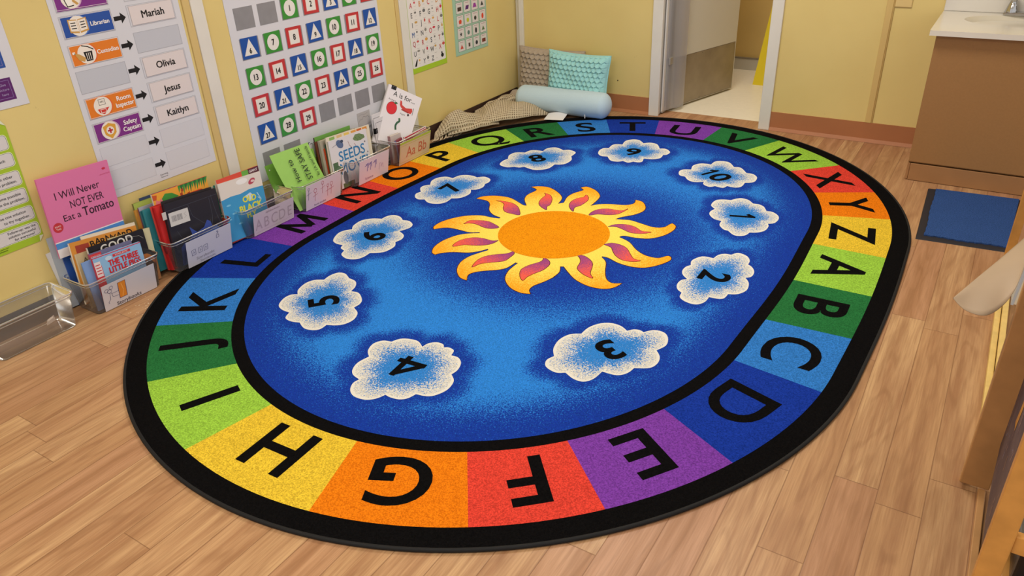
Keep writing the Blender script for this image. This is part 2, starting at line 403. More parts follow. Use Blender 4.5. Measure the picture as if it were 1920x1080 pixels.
# ================================================================== RUG
RUG = json.loads(r'''{"clouds":{"1":[[0.498,0.553,0.469,0.587,0.468,0.646,0.492,0.673,0.529,0.682],[0.529,0.682,0.546,0.71,0.567,0.726,0.6,0.718,0.628,0.688],[0.628,0.688,0.656,0.689,0.682,0.672,0.705,0.63],[0.705,0.63,0.731,0.631,0.762,0.604,0.775,0.565,0.77,0.518,0.748,0.499],[0.748,0.499,0.758,0.471,0.756,0.425,0.735,0.393,0.706,0.378],[0.706,0.378,0.7,0.347,0.681,0.327,0.654,0.326,0.622,0.356],[0.622,0.356,0.6,0.361,0.572,0.396,0.566,0.44],[0.566,0.44,0.53,0.447,0.498,0.483,0.49,0.519,0.498,0.553]],"2":[[0.596,-0.013,0.586,0.028,0.609,0.078,0.653,0.083],[0.653,0.083,0.66,0.119,0.679,0.14,0.704,0.144],[0.704,0.144,0.723,0.172,0.76,0.161,0.782,0.127,0.786,0.092],[0.786,0.092,0.806,0.077,0.824,0.043,0.826,0.002,0.809,-0.018],[0.809,-0.018,0.832,-0.052,0.841,-0.108,0.822,-0.15,0.792,-0.166],[0.792,-0.166,0.789,-0.201,0.772,-0.215,0.74,-0.218],[0.74,-0.218,0.738,-0.259,0.718,-0.289,0.682,-0.289,0.65,-0.268,0.643,-0.233],[0.643,-0.233,0.62,-0.215,0.606,-0.182,0.607,-0.145,0.624,-0.126],[0.624,-0.126,0.598,-0.102,0.584,-0.071,0.584,-0.035,0.596,-0.013]],"3":[[0.452,-0.649,0.455,-0.606,0.473,-0.568,0.504,-0.543,0.545,-0.542,0.578,-0.561],[0.578,-0.561,0.594,-0.542,0.613,-0.537,0.629,-0.543],[0.629,-0.543,0.655,-0.514,0.69,-0.513,0.714,-0.54,0.724,-0.583,0.708,-0.623],[0.708,-0.623,0.73,-0.65,0.739,-0.686,0.728,-0.723,0.686,-0.747],[0.686,-0.747,0.679,-0.781,0.655,-0.807,0.608,-0.811],[0.608,-0.811,0.602,-0.857,0.582,-0.885,0.548,-0.887,0.512,-0.87],[0.512,-0.87,0.484,-0.884,0.443,-0.871,0.427,-0.839,0.437,-0.808],[0.437,-0.808,0.414,-0.771,0.405,-0.717,0.42,-0.671,0.452,-0.649]],"4":[[-0.088,-1.097,-0.115,-1.072,-0.127,-1.032,-0.111,-1.002,-0.081,-0.993],[-0.081,-0.993,-0.066,-0.965,-0.039,-0.951,-0.003,-0.948,0.03,-0.968],[0.03,-0.968,0.035,-0.942,0.056,-0.923,0.082,-0.923,0.095,-0.937],[0.095,-0.937,0.111,-0.929,0.135,-0.936,0.144,-0.963],[0.144,-0.963,0.171,-0.962,0.197,-0.983,0.21,-1.019,0.207,-1.048],[0.207,-1.048,0.234,-1.073,0.243,-1.116,0.23,-1.154,0.209,-1.174,0.173,-1.182],[0.173,-1.182,0.164,-1.21,0.144,-1.227,0.113,-1.232,0.094,-1.229],[0.094,-1.229,0.081,-1.258,0.055,-1.278,0.014,-1.281,-0.017,-1.263,-0.034,-1.232,-0.03,-1.208],[-0.03,-1.208,-0.064,-1.199,-0.086,-1.177,-0.097,-1.14,-0.088,-1.097]],"5":[[-0.609,-0.909,-0.634,-0.882,-0.647,-0.832,-0.635,-0.796,-0.603,-0.776],[-0.603,-0.776,-0.607,-0.74,-0.595,-0.706,-0.564,-0.699,-0.524,-0.72],[-0.524,-0.72,-0.483,-0.728,-0.455,-0.759,-0.444,-0.796],[-0.444,-0.796,-0.409,-0.792,-0.365,-0.823,-0.349,-0.851,-0.35,-0.883],[-0.35,-0.883,-0.313,-0.904,-0.293,-0.943,-0.298,-0.98,-0.319,-1.004,-0.353,-1.019],[-0.353,-1.019,-0.353,-1.05,-0.372,-1.068,-0.408,-1.073,-0.45,-1.053],[-0.45,-1.053,-0.482,-1.062,-0.519,-1.055,-0.535,-1.021],[-0.535,-1.021,-0.576,-1.019,-0.611,-1.001,-0.632,-0.959,-0.63,-0.925,-0.609,-0.909]],"6":[[-0.832,-0.367,-0.855,-0.334,-0.861,-0.275,-0.832,-0.236,-0.789,-0.217],[-0.789,-0.217,-0.787,-0.182,-0.765,-0.158,-0.727,-0.161,-0.693,-0.185],[-0.693,-0.185,-0.659,-0.18,-0.621,-0.204,-0.611,-0.24,-0.629,-0.287],[-0.629,-0.287,-0.586,-0.309,-0.567,-0.345,-0.573,-0.381],[-0.573,-0.381,-0.548,-0.417,-0.551,-0.472,-0.577,-0.499,-0.6,-0.513],[-0.6,-0.513,-0.599,-0.554,-0.615,-0.585,-0.653,-0.597,-0.697,-0.579,-0.713,-0.545],[-0.713,-0.545,-0.743,-0.534,-0.756,-0.508],[-0.756,-0.508,-0.792,-0.51,-0.829,-0.49,-0.858,-0.431,-0.854,-0.393,-0.832,-0.367]],"7":[[-0.849,0.223,-0.876,0.268,-0.876,0.317,-0.846,0.35,-0.801,0.349],[-0.801,0.349,-0.792,0.395,-0.761,0.418,-0.722,0.421,-0.695,0.412],[-0.695,0.412,-0.665,0.437,-0.621,0.422,-0.603,0.387,-0.606,0.353],[-0.606,0.353,-0.591,0.314,-0.601,0.274,-0.626,0.258],[-0.626,0.258,-0.602,0.219,-0.602,0.172,-0.619,0.14,-0.646,0.124],[-0.646,0.124,-0.642,0.073,-0.667,0.039,-0.714,0.031,-0.756,0.056],[-0.756,0.056,-0.783,0.043,-0.816,0.059,-0.839,0.095,-0.833,0.126],[-0.833,0.126,-0.867,0.165,-0.87,0.199,-0.849,0.223]],"8":[[-0.701,0.718,-0.727,0.769,-0.724,0.818,-0.7,0.838,-0.672,0.847],[-0.672,0.847,-0.664,0.89,-0.635,0.908,-0.594,0.91],[-0.594,0.91,-0.597,0.957,-0.569,0.993,-0.531,0.988,-0.501,0.971],[-0.501,0.971,-0.469,0.99,-0.42,0.966,-0.413,0.901],[-0.413,0.901,-0.384,0.848,-0.385,0.786,-0.408,0.76,-0.432,0.752],[-0.432,0.752,-0.43,0.689,-0.458,0.649,-0.497,0.634,-0.559,0.651],[-0.559,0.651,-0.576,0.631,-0.606,0.629],[-0.606,0.629,-0.636,0.606,-0.684,0.616,-0.704,0.646,-0.709,0.693,-0.701,0.718]],"9":[[-0.29,1.108,-0.296,1.163,-0.28,1.189,-0.248,1.195],[-0.248,1.195,-0.259,1.263,-0.233,1.303,-0.195,1.306,-0.153,1.266],[-0.153,1.266,-0.12,1.291,-0.076,1.279,-0.037,1.218],[-0.037,1.218,-0.005,1.228,0.034,1.19,0.036,1.145,0.019,1.128],[0.019,1.128,0.024,1.077,-0.007,1.042,-0.051,1.033],[-0.051,1.033,-0.039,0.986,-0.054,0.967,-0.081,0.966],[-0.081,0.966,-0.099,0.941,-0.134,0.953],[-0.134,0.953,-0.154,0.931,-0.195,0.932,-0.237,0.982],[-0.237,0.982,-0.271,0.975,-0.304,1.005,-0.321,1.058,-0.314,1.097,-0.29,1.108]],"10":[[0.229,0.983,0.217,1.042,0.238,1.085,0.269,1.096,0.293,1.095],[0.293,1.095,0.297,1.147,0.326,1.169,0.367,1.164,0.408,1.109],[0.408,1.109,0.442,1.113,0.489,1.052],[0.489,1.052,0.521,1.052,0.552,1.014,0.556,0.949,0.521,0.921],[0.521,0.921,0.521,0.866,0.498,0.841,0.459,0.843],[0.459,0.843,0.451,0.814,0.433,0.812,0.409,0.818],[0.409,0.818,0.387,0.797,0.352,0.816,0.343,0.849],[0.343,0.849,0.304,0.826,0.267,0.838,0.237,0.876],[0.237,0.876,0.205,0.884,0.185,0.93,0.192,0.965,0.229,0.983]]},"sun":[[-0.277,0.21,-0.325,0.271,-0.341,0.328,-0.332,0.39,-0.349,0.411,-0.378,0.421],[-0.378,0.421,-0.343,0.445,-0.293,0.451,-0.228,0.416,-0.176,0.363,-0.158,0.293],[-0.139,0.316,-0.157,0.383,-0.153,0.438,-0.13,0.494,-0.155,0.517],[-0.155,0.517,-0.135,0.541,-0.079,0.519,-0.033,0.473,-0.017,0.423,-0.013,0.337],[-0.013,0.337,0.011,0.367,0.051,0.392,0.127,0.416,0.153,0.452,0.143,0.493],[0.143,0.493,0.18,0.484,0.215,0.437,0.225,0.389,0.207,0.337,0.167,0.286,0.152,0.253],[0.152,0.253,0.182,0.26,0.217,0.27,0.271,0.259,0.334,0.247,0.373,0.267,0.384,0.309,0.39,0.32],[0.39,0.32,0.413,0.299,0.419,0.254,0.403,0.192,0.364,0.138,0.311,0.118,0.259,0.114,0.245,0.096],[0.247,0.091,0.302,0.066,0.356,0.014,0.408,-0.016,0.461,-0.016,0.488,0.019,0.503,0.016],[0.503,0.016,0.511,-0.01,0.491,-0.061,0.454,-0.109,0.405,-0.129,0.344,-0.124,0.289,-0.102,0.261,-0.102],[0.262,-0.109,0.296,-0.142,0.327,-0.212,0.358,-0.265,0.391,-0.285,0.424,-0.27],[0.424,-0.27,0.41,-0.314,0.378,-0.34,0.323,-0.345,0.259,-0.323,0.205,-0.282,0.168,-0.249],[0.155,-0.256,0.174,-0.298,0.174,-0.343,0.175,-0.345,0.16,-0.395,0.142,-0.439,0.144,-0.473,0.163,-0.497],[0.163,-0.497,0.125,-0.506,0.07,-0.489,0.021,-0.444,-0.002,-0.389,-0.007,-0.341,-0.006,-0.308],[-0.018,-0.308,-0.025,-0.362,-0.05,-0.395,-0.092,-0.426,-0.119,-0.456,-0.125,-0.484,-0.106,-0.52],[-0.106,-0.52,-0.143,-0.512,-0.185,-0.472,-0.212,-0.415,-0.214,-0.356,-0.196,-0.306,-0.175,-0.264],[-0.185,-0.255,-0.206,-0.291,-0.238,-0.321,-0.295,-0.345,-0.332,-0.373,-0.348,-0.398],[-0.348,-0.398,-0.37,-0.389,-0.394,-0.345,-0.399,-0.283,-0.384,-0.223,-0.365,-0.19,-0.337,-0.165,-0.3,-0.142],[-0.309,-0.135,-0.347,-0.155,-0.398,-0.154,-0.45,-0.156,-0.482,-0.173,-0.505,-0.2],[-0.505,-0.2,-0.522,-0.177,-0.523,-0.122,-0.499,-0.064,-0.46,-0.015,-0.402,0.018,-0.349,0.02,-0.31,0.027],[-0.311,0.039,-0.359,0.052,-0.405,0.089,-0.442,0.15,-0.479,0.177,-0.536,0.176],[-0.536,0.176,-0.522,0.213,-0.468,0.247,-0.397,0.254,-0.33,0.224,-0.293,0.206,-0.277,0.21]],"flames":[[-0.434,0.195,-0.403,0.205,-0.353,0.203,-0.31,0.18,-0.277,0.144,-0.251,0.102,-0.284,0.098,-0.327,0.103,-0.36,0.138,-0.377,0.173,-0.407,0.194],[-0.278,0.378,-0.243,0.368,-0.21,0.328,-0.186,0.268,-0.187,0.237,-0.171,0.206,-0.22,0.234,-0.247,0.274,-0.257,0.323,-0.26,0.359],[-0.069,0.426,-0.053,0.387,-0.055,0.321,-0.069,0.286,-0.054,0.245,-0.093,0.284,-0.114,0.337,-0.108,0.388,-0.087,0.417,-0.09,0.445],[0.154,0.38,0.14,0.351,0.109,0.344,0.076,0.341,0.041,0.319,0.026,0.28,0.031,0.239,0.06,0.267,0.105,0.281,0.141,0.312],[0.16,0.167,0.177,0.2,0.217,0.22,0.262,0.214,0.305,0.188,0.343,0.196,0.32,0.169,0.273,0.153,0.223,0.171,0.186,0.18],[0.221,-0.001,0.243,0.025,0.281,0.026,0.317,0.008,0.35,-0.032,0.38,-0.065,0.411,-0.069,0.387,-0.088,0.348,-0.095,0.309,-0.074,0.279,-0.04,0.258,-0.012],[0.169,-0.139,0.196,-0.132,0.235,-0.154,0.261,-0.187,0.284,-0.253,0.31,-0.284,0.269,-0.274,0.223,-0.24,0.209,-0.187,0.19,-0.156],[0.062,-0.22,0.09,-0.232,0.11,-0.261,0.111,-0.311,0.094,-0.357,0.085,-0.392,0.085,-0.422,0.057,-0.395,0.035,-0.35,0.042,-0.306,0.064,-0.265,0.069,-0.243],[-0.078,-0.228,-0.064,-0.245,-0.062,-0.284,-0.067,-0.32,-0.108,-0.354,-0.137,-0.383,-0.149,-0.421,-0.163,-0.363,-0.155,-0.319,-0.123,-0.282,-0.091,-0.258],[-0.191,-0.169,-0.212,-0.183,-0.257,-0.181,-0.3,-0.193,-0.331,-0.233,-0.337,-0.273,-0.326,-0.303,-0.295,-0.269,-0.244,-0.25,-0.21,-0.226,-0.194,-0.199],[-0.419,-0.093,-0.417,-0.055,-0.393,-0.038,-0.345,-0.023,-0.302,-0.034,-0.26,-0.056,-0.285,-0.082,-0.322,-0.084,-0.362,-0.072,-0.399,-0.075]]}''')
RC = (-1.43, 2.545); RL = 0.49
CO = [-0.0017, 0.0053, 0.0018, 0.0072, -0.0001, -0.0026, 0.0129, -0.0004]
def rdel(t): return sum(CO[2 * k - 2] * math.cos(k * t) + CO[2 * k - 1] * math.sin(k * t) for k in range(1, 5))
def rrad(t, a):
    c, q = abs(math.cos(t)), abs(math.sin(t))
    if c > 1e-6 and a * q / c <= RL: r = a / c
    else: r = RL * q + math.sqrt(a * a - RL * RL * c * c)
    k = 1.0
    if math.cos(t) < -0.3 and a > 1.25 and r * c > 1.305: r = 1.305 / c
    return r + rdel(t)
def rp(t, a):
    r = rrad(t, a); return (r * math.cos(t), r * math.sin(t))
rug = thing('alphabet_rug', (RC[0], RC[1], 0), 'large oval classroom rug with a sun, numbered clouds and alphabet border on the wood floor', 'rug')
rf = Fr((RC[0], RC[1], 0), (1, 0, 0), (0, 1, 0))
BLACK = carpet('#0d0c0d', 'black_carpet')
HB = 0.0100
m = MB()
NA = 240
top = [rp(2 * math.pi * k / NA, 1.284) for k in range(NA)]
m.poly(rf, top, BLACK, HB)
b0 = m.add([rf.P(x, y, 0.001) for x, y in top] + [rf.P(x, y, HB) for x, y in top], [(k, (k + 1) % NA, NA + (k + 1) % NA, NA + k) for k in range(NA)], BLACK)
TILE = {'lime': carpet('#98c845', 'lime_carpet'), 'green': carpet('#28703c', 'green_carpet'), 'sky': carpet('#337bcc', 'sky_blue_carpet'), 'navy': carpet('#19389e', 'royal_blue_carpet'),
        'purple': carpet('#7b3ea6', 'purple_carpet'), 'red': carpet('#dc4436', 'red_carpet'), 'orange': carpet('#f77d12', 'orange_carpet'), 'yellow': carpet('#e6c038', 'yellow_carpet')}
ORDER = ['lime', 'green', 'sky', 'navy', 'purple', 'red', 'orange', 'yellow', 'lime', 'green', 'sky', 'navy', 'purple', 'red', 'orange', 'yellow', 'lime', 'green', 'sky', 'navy', 'purple', 'green', 'lime', 'red', 'orange', 'yellow']
o_ = (0.02, -0.005)     # dividers were measured from (-1.41, 2.55); shifted to the rug centre below
DV = [((1.215, 0.377), (0.936, 0.382)), ((1.221, 0.044), (0.93, 0.043)), ((1.211, -0.27), (0.928, -0.28)), ((1.198, -0.605), (0.908, -0.563)), ((1.062, -1.02), (0.807, -0.888)), ((0.849, -1.329), (0.631, -1.136)), ((0.589, -1.538), (0.426, -1.309)), ((0.218, -1.695), (0.141, -1.428)), ((-0.253, -1.698), (-0.197, -1.436)), ((-0.633, -1.548), (-0.461, -1.337)), ((-0.914, -1.321), (-0.68, -1.159)), ((-1.108, -1.018), (-0.874, -0.9)),
      ((-1.27, -0.66), (-0.955, -0.619)), ((-1.26, -0.216), (-1.002, -0.213)), ((-1.26, 0.125), (-0.989, 0.108)), ((-1.25, 0.455), (-0.975, 0.437)), ((-1.21, 0.81), (-0.943, 0.736)), ((-1.028, 1.166), (-0.809, 1.015)), ((-0.808, 1.415), (-0.634, 1.227)), ((-0.559, 1.588), (-0.433, 1.375)), ((-0.259, 1.698), (-0.192, 1.479)), ((0.118, 1.694), (0.104, 1.48)), ((0.473, 1.609), (0.362, 1.379)), ((0.842, 1.351), (0.649, 1.165)), ((1.054, 1.053), (0.81, 0.93)), ((1.18, 0.77), (0.889, 0.681))]
DV = [tuple((p[0] + 0.02, p[1] + 0.005) for p in d) for d in DV]
def ang(p): return math.atan2(p[1], p[0])
def cross(a, q):
    """where the divider line meets the contour of size q"""
    A, B = Vector(a[1]), Vector(a[0]); best = None
    for k in range(-200, 400):
        P = A + (B - A) * (k / 200.0); e = abs(P.length - rrad(ang(P), q))
        if best is None or e < best[0]: best = (e, ang(P))
    return best[1]
def strokes(m, c, rot, H, wd, LL):
    ca, sa = math.cos(rot), math.sin(rot)
    for i, L in enumerate(LL):
        L = [Vector(p) * H for p in L]; a, b = L; d = (b - a).normalized(); a = a + d * wd * 0.3; b = b - d * wd * 0.3
        m.line(rf, [(c[0] + p.x * ca - p.y * sa, c[1] + p.x * sa + p.y * ca) for p in (a, b)], wd, BLACK, HB + 0.0006 + 0.0004 + 0.00005 * i)
def glyph4(m, c, rot): strokes(m, c, rot, 0.108, 0.021, [[(0.20, -0.52), (0.20, 0.52)], [(0.20, 0.42), (-0.42, -0.24)], [(-0.50, -0.24), (0.46, -0.24)]])
LET = 'ABCDEFGHIJKLMNOPQRSTUVWXYZ'
for i, ch in enumerate(LET):
    a = DV[i]; b = DV[(i + 1) % 26]
    ao, bo, ai, bi = cross(a, 1.2213), cross(b, 1.2213), cross(a, 0.954), cross(b, 0.954)
    if bo > ao: bo -= 2 * math.pi
    if bi > ai: bi -= 2 * math.pi
    n = 12; P = []; 
    for k in range(n + 1): P.append(rf.P(*rp(ao + (bo - ao) * k / n, 1.2213), HB + 0.0003))
    for k in range(n + 1): P.append(rf.P(*rp(ai + (bi - ai) * k / n, 0.954), HB + 0.0003))
    m.add(P, [(k + 1, k, n + 1 + k, n + 2 + k)[::-1] if False else (k, n + 1 + k, n + 2 + k, k + 1)[::-1] for k in range(n)], TILE[ORDER[i]])
    pts = [Vector(rp(t, q)) for t, q in ((ao, 1.2213), (bo, 1.2213), (ai, 0.954), (bi, 0.954))]
    c = sum(pts, Vector((0, 0))) / 4; d = (Vector(a[0]) - Vector(a[1])).normalized() + (Vector(b[0]) - Vector(b[1])).normalized()
    rot = math.atan2(d.y, d.x) - math.pi / 2
    if ch == 'M': strokes(m, c, rot, 0.165, 0.030, [[(-0.46, -0.5), (-0.40, 0.48)], [(-0.40, 0.44), (0.0, -0.40)], [(0.0, -0.40), (0.40, 0.44)], [(0.40, 0.48), (0.46, -0.5)]])
    else: m.text(rf, ch, c.x, c.y, 0.165, BLACK, HB + 0.0006, bold=0.006 if ch in 'MW' else 0.018, rot=rot, cond=1.06)
# sky-blue field with its darker yarn round the edge, the sun and the clouds
CL = {int(k): sum([catmull(pairs(s), 4)[:-1] for s in v], []) for k, v in RUG['clouds'].items()}
CC = {k: (sum(p[0] for p in v) / len(v), sum(p[1] for p in v) / len(v)) for k, v in CL.items()}
CPOL = {}
for k, v in CL.items():
    c = CC[k]; CPOL[k] = sorted((math.atan2(p[1] - c[1], p[0] - c[0]), math.hypot(p[0] - c[0], p[1] - c[1])) for p in v)
def cdist(k, x, y):
    c = CC[k]; dx, dy = x - c[0], y - c[1]; d = math.hypot(dx, dy)
    if d > 0.42: return 1
    t = math.atan2(dy, dx); L = CPOL[k]; r = min(L, key=lambda q: abs(q[0] - t))[1]
    return d - r
def sst(a, b, x):
    t = max(0, min(1, (x - a) / (b - a))); return t * t * (3 - 2 * t)
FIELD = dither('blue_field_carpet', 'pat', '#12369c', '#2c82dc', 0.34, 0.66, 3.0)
NR, NT_ = 70, 260
P = []; A = []; F_ = []
for j in range(NR + 1):
    for k in range(NT_):
        t = 2 * math.pi * k / NT_; R = rrad(t, 0.9108); r = R * j / NR; x, y = r * math.cos(t), r * math.sin(t)
        P.append(rf.P(x, y, HB + 0.0003)); e = R - r
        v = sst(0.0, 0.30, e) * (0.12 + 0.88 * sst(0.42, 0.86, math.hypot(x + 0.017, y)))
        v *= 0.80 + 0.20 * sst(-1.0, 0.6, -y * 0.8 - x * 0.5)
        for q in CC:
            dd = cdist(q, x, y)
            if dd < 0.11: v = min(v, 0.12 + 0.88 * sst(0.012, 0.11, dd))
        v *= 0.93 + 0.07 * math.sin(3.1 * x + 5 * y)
        A.append(v * 0.95 + 0.03)
for j in range(NR):
    for k in range(NT_): F_.append((j * NT_ + k, (j + 1) * NT_ + k, (j + 1) * NT_ + (k + 1) % NT_, j * NT_ + (k + 1) % NT_))
pat = [0.0] * len(m.v)
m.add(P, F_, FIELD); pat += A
CLOUD = dither('cloud_carpet', 'pat', '#2f7fd0', '#d9d6cc', 0.58, 0.68, 3.4, 210)
CLW = C('#dcd9cf', 0.95, spec=0.05)
for k in CL:
    c = CC[k]; v = CL[k]; n = len(v); fr_ = [0.0, 0.2, 0.4, 0.55, 0.7, 0.8, 0.9, 0.945]; P = []; A = []
    for f in fr_:
        for p in v: P.append(rf.P(c[0] + (p[0] - c[0]) * f, c[1] + (p[1] - c[1]) * f, HB + 0.0006)); A.append(max(0.0, (f - 0.30) / 0.62))
    pat += [0.0] * (len(m.v) - len(pat))
    F_ = []
    for j in range(len(fr_) - 1):
        for i in range(n): F_.append((j * n + i, j * n + (i + 1) % n, (j + 1) * n + (i + 1) % n, (j + 1) * n + i))
    # outline runs clockwise, flip if needed
    ar = sum(v[i][0] * v[(i + 1) % n][1] - v[(i + 1) % n][0] * v[i][1] for i in range(n))
    if ar > 0: F_ = [f[::-1] for f in F_]
    m.add(P, F_, CLOUD); pat += A
    ring = [rf.P(c[0] + (p[0] - c[0]) * f, c[1] + (p[1] - c[1]) * f, HB + 0.0006) for f in (0.945, 1.0) for p in v]
    F_ = [(i, (i + 1) % n, n + (i + 1) % n, n + i) for i in range(n)]
    if ar > 0: F_ = [f[::-1] for f in F_]
    m.add(ring, F_, CLW)
    y_ = c[1] - max(-0.35, min(0.35, c[1])); rot = math.atan2(y_, c[0]) - math.pi / 2
    if k == 4: glyph4(m, c, rot)
    elif k == 1: strokes(m, c, rot, 0.104, 0.018, [[(0.06, -0.52), (0.06, 0.52)], [(0.08, 0.46), (-0.20, 0.20)]])
    elif k == 10:
        strokes(m, c, rot, 0.104, 0.018, [[(-0.42, -0.52), (-0.42, 0.52)], [(-0.40, 0.46), (-0.66, 0.20)]])
        m.text(rf, '0', c[0] + 0.032 * math.cos(rot), c[1] + 0.032 * math.sin(rot), 0.104, BLACK, HB + 0.0009, bold=0.028, rot=rot, cond=1.15)
    else: m.text(rf, str(k), c[0], c[1], 0.104, BLACK, HB + 0.0009, bold=0.008 if k == 4 else 0.028, rot=rot, cond=1.1)
pat += [0.0] * (len(m.v) - len(pat))
SC = (-0.017, 0.0)
def radial(name, ha, hb, r0, r1, amp):
    g = NT(name); o = g.obj()
    d = g.n('VectorMath', operation='DISTANCE'); g.l(o, d.inputs[0]); d.inputs[1].default_value = (SC[0], SC[1], 0.0106)
    f = g.noise(o, 230, 3, 0.8)
    t = g.math('ADD', d.outputs['Value'], g.math('MULTIPLY', g.math('SUBTRACT', f, 0.5), amp))
    col = g.mix(g.ramp(t, r0, r1), rgb(ha), rgb(hb))
    gr = g.noise(o, 300, 1, 0.7); v = g.n('VectorMath', operation='SCALE'); g.l(col, v.inputs[0]); g.l(g.ramp(gr, 0.32, 0.68, 0.86, 1.1), v.inputs['Scale'])
    g.l(v.outputs[0], g.b.inputs['Base Color']); g.b.inputs['Roughness'].default_value = 0.95; g.b.inputs['Specular IOR Level'].default_value = 0.1
    g.bump(gr, 0.5, 0.004)
    return g.m
SUNM = radial('sun_carpet', '#f8d95c', '#fba01c', 0.33, 0.50, 0.75)
FLM = radial('flame_carpet', '#94467f', '#ea5f4a', 0.28, 0.40, 0.40)
outl = []
for s in RUG['sun']: outl += catmull(pairs(s), 4)
SD = C('#5a2b22', 0.95, spec=0.1)
m.line(rf, outl, 0.006, SD, HB + 0.0006, closed=True)
m.poly(rf, outl, SUNM, HB + 0.0009)
for fl in RUG['flames']:
    q = pairs(fl); q = catmull(q + [q[0]], 3)[:-1]
    m.line(rf, q, 0.005, SD, HB + 0.0012, closed=True); m.poly(rf, q, FLM, HB + 0.0014)
m.ell(rf, SC[0], SC[1], 0.238, 0.238, carpet('#ff9412', 'sun_disc_carpet'), HB + 0.0016, 72)
m.attr['pat'] = pat
m.build('pile', rug)
m = MB(); m.tube([rf.P(*rp(2 * math.pi * k / NA, 1.287), 0.0062) for k in range(NA)], 0.0056, C('#121214', 0.75), n=8, closed=True); m.build('binding', rug)
# ================================================================== LEFT WALL: CHARTS, CARDS, POSTERS
def wf(h=0.0): return Fr((WX + h, 0, 0), (0, 1, 0), (0, 0, 1))
INK = C('#161416', 0.6); PAPER = C('#d3d3da', 0.35); PAPERW = C('#e4dfdb', 0.4); PINKW = C('#dcd2d2', 0.35); GREY = C('#8b8a8e', 0.3, var=0.05, scale=30)
POCK = C('#c0c2cb', 0.2); EDGE = C('#a9a9b2', 0.3)
def sheet(fr, x0, y0, x1, y1, t, m, mb, r=0): mb.fbox(fr, x0, y0, x1, y1, 0, t, m)

# --- classroom job chart
JY = dict(tech=(1.012, 1.088), lib=(0.924, 0.995), cust=(0.829, 0.899), blank=(0.736, 0.810), room=(0.642, 0.715), safe=(0.552, 0.623), e1=(0.462, 0.532), e2=(0.370, 0.440))
f = wf(0.0005)
chart = thing('job_chart', (WX, 1.675, 0.34), 'tall white classroom job chart with black arrows on the yellow wall above the book bins', 'chart')
m = MB(); sheet(f, 1.428, 0.338, 1.922, 1.16, 0.0015, PAPER, m)
for k, (a, b) in JY.items():
    z = (a + b) / 2
    m.poly(f, [(1.6445, z - 0.0075), (1.672, z - 0.0075), (1.672, z - 0.019), (1.6925, z), (1.672, z + 0.019), (1.672, z + 0.0075), (1.6445, z + 0.0075)], INK, 0.0018)
m.text(f, 'Learning', 1.672, 0.362, 0.007, INK, 0.0018); m.text(f, 'Resources', 1.672, 0.352, 0.005, INK, 0.0018)
m.build('sheet', chart)
for k, (a, b) in JY.items():
    for c0, c1 in ((1.449, 1.639), (1.703, 1.896)):
        m = MB(); col = POCK if (k, c0) in (('blank', 1.449), ('cust', 1.703)) else C('#cfcfd6', 0.2)
        m.fbox(f, c0 - 0.001, a - 0.002, c1 + 0.001, b + 0.002, 0.0015, 0.0019, col); m.frame(f, c0 - 0.001, a - 0.002, c1 + 0.001, b + 0.002, 0.0008 if k[0] == 'e' else 0.0014, EDGE if k[0] != 'e' else C('#bdbdc5', 0.3), 0.0021)
        m.build('pocket', chart)
cf = wf(0.0028)
def jobcard(k, colr, words, label, icon, tx=0.118, H=0.016):
    a, b = JY[k]; m = MB(); m.fbox(cf, 1.452, a + 0.001, 1.637, b - 0.001, 0, 0.0008, C(colr, 0.35))
    zc = (a + b) / 2; g = Fr(cf.P(1.452, zc), cf.u, cf.v)
    m.frame(g, 0, -0.034, 0.185, 0.034, 0.0012, C('#e9e2dc', 0.4), 0.0009)
    m.ell(g, 0.060, 0, 0.0370, 0.0345, C('#e06a34' if colr == '#e07c28' else '#5b82c8' if 'b' in k[:3] else '#c9a2c0', 0.4), 0.0010); m.ell(g, 0.057, 0, 0.0340, 0.0335, C('#ece3d8', 0.4), 0.0012)
    icon(m, g)
    n = len(words)
    for i, wd in enumerate(words): m.text(g, wd, tx if n == 1 else 0.143, (0.5 * (n - 1) - i) * 0.024, H, C('#f0ebe8', 0.4), 0.0013, bold=0.03, maxw=0.086 if n == 1 else 0.072)
    o = m.build('job_card', origin=cf.P(1.545, zc)); tag(o, label, 'card', 'job cards in the job chart')
TAN = C('#c99a54', 0.5)
def ic_book(m, g):
    for q in (-1, 1):
        m.poly(g, [(0.057 + q * 0.002, -0.024), (0.057 + q * 0.034, -0.019), (0.057 + q * 0.034, 0.025), (0.057 + q * 0.002, 0.021)], TAN, 0.0014)
        m.poly(g, [(0.057 + q * 0.003, -0.018), (0.057 + q * 0.030, -0.014), (0.057 + q * 0.030, 0.021), (0.057 + q * 0.003, 0.018)], C('#ece3d8', 0.4), 0.0016)
        for zz in (-0.007, 0.002, 0.011): m.line(g, [(0.057 + q * 0.009, zz), (0.057 + q * 0.025, zz + 0.001)], 0.003, INK, 0.0018)
def ic_bin(m, g):
    m.poly(g, [(0.050, -0.024), (0.074, -0.024), (0.078, 0.008), (0.046, 0.008)], INK, 0.0014)
    for x in (0.055, 0.062, 0.069): m.line(g, [(x, -0.020), (x, 0.003)], 0.0022, C('#ece3d8', 0.4), 0.0016)
    m.line(g, [(0.046, 0.030), (0.066, 0.024), (0.084, 0.012)], 0.0035, INK, 0.0014)
    m.poly(g, [(0.012, 0.010), (0.030, 0.004), (0.050, -0.012), (0.042, -0.024), (0.024, -0.016)], TAN, 0.0015); m.rect(g, 0.006, 0.006, 0.016, 0.014, C('#ece3d8', 0.4), 0.0015)
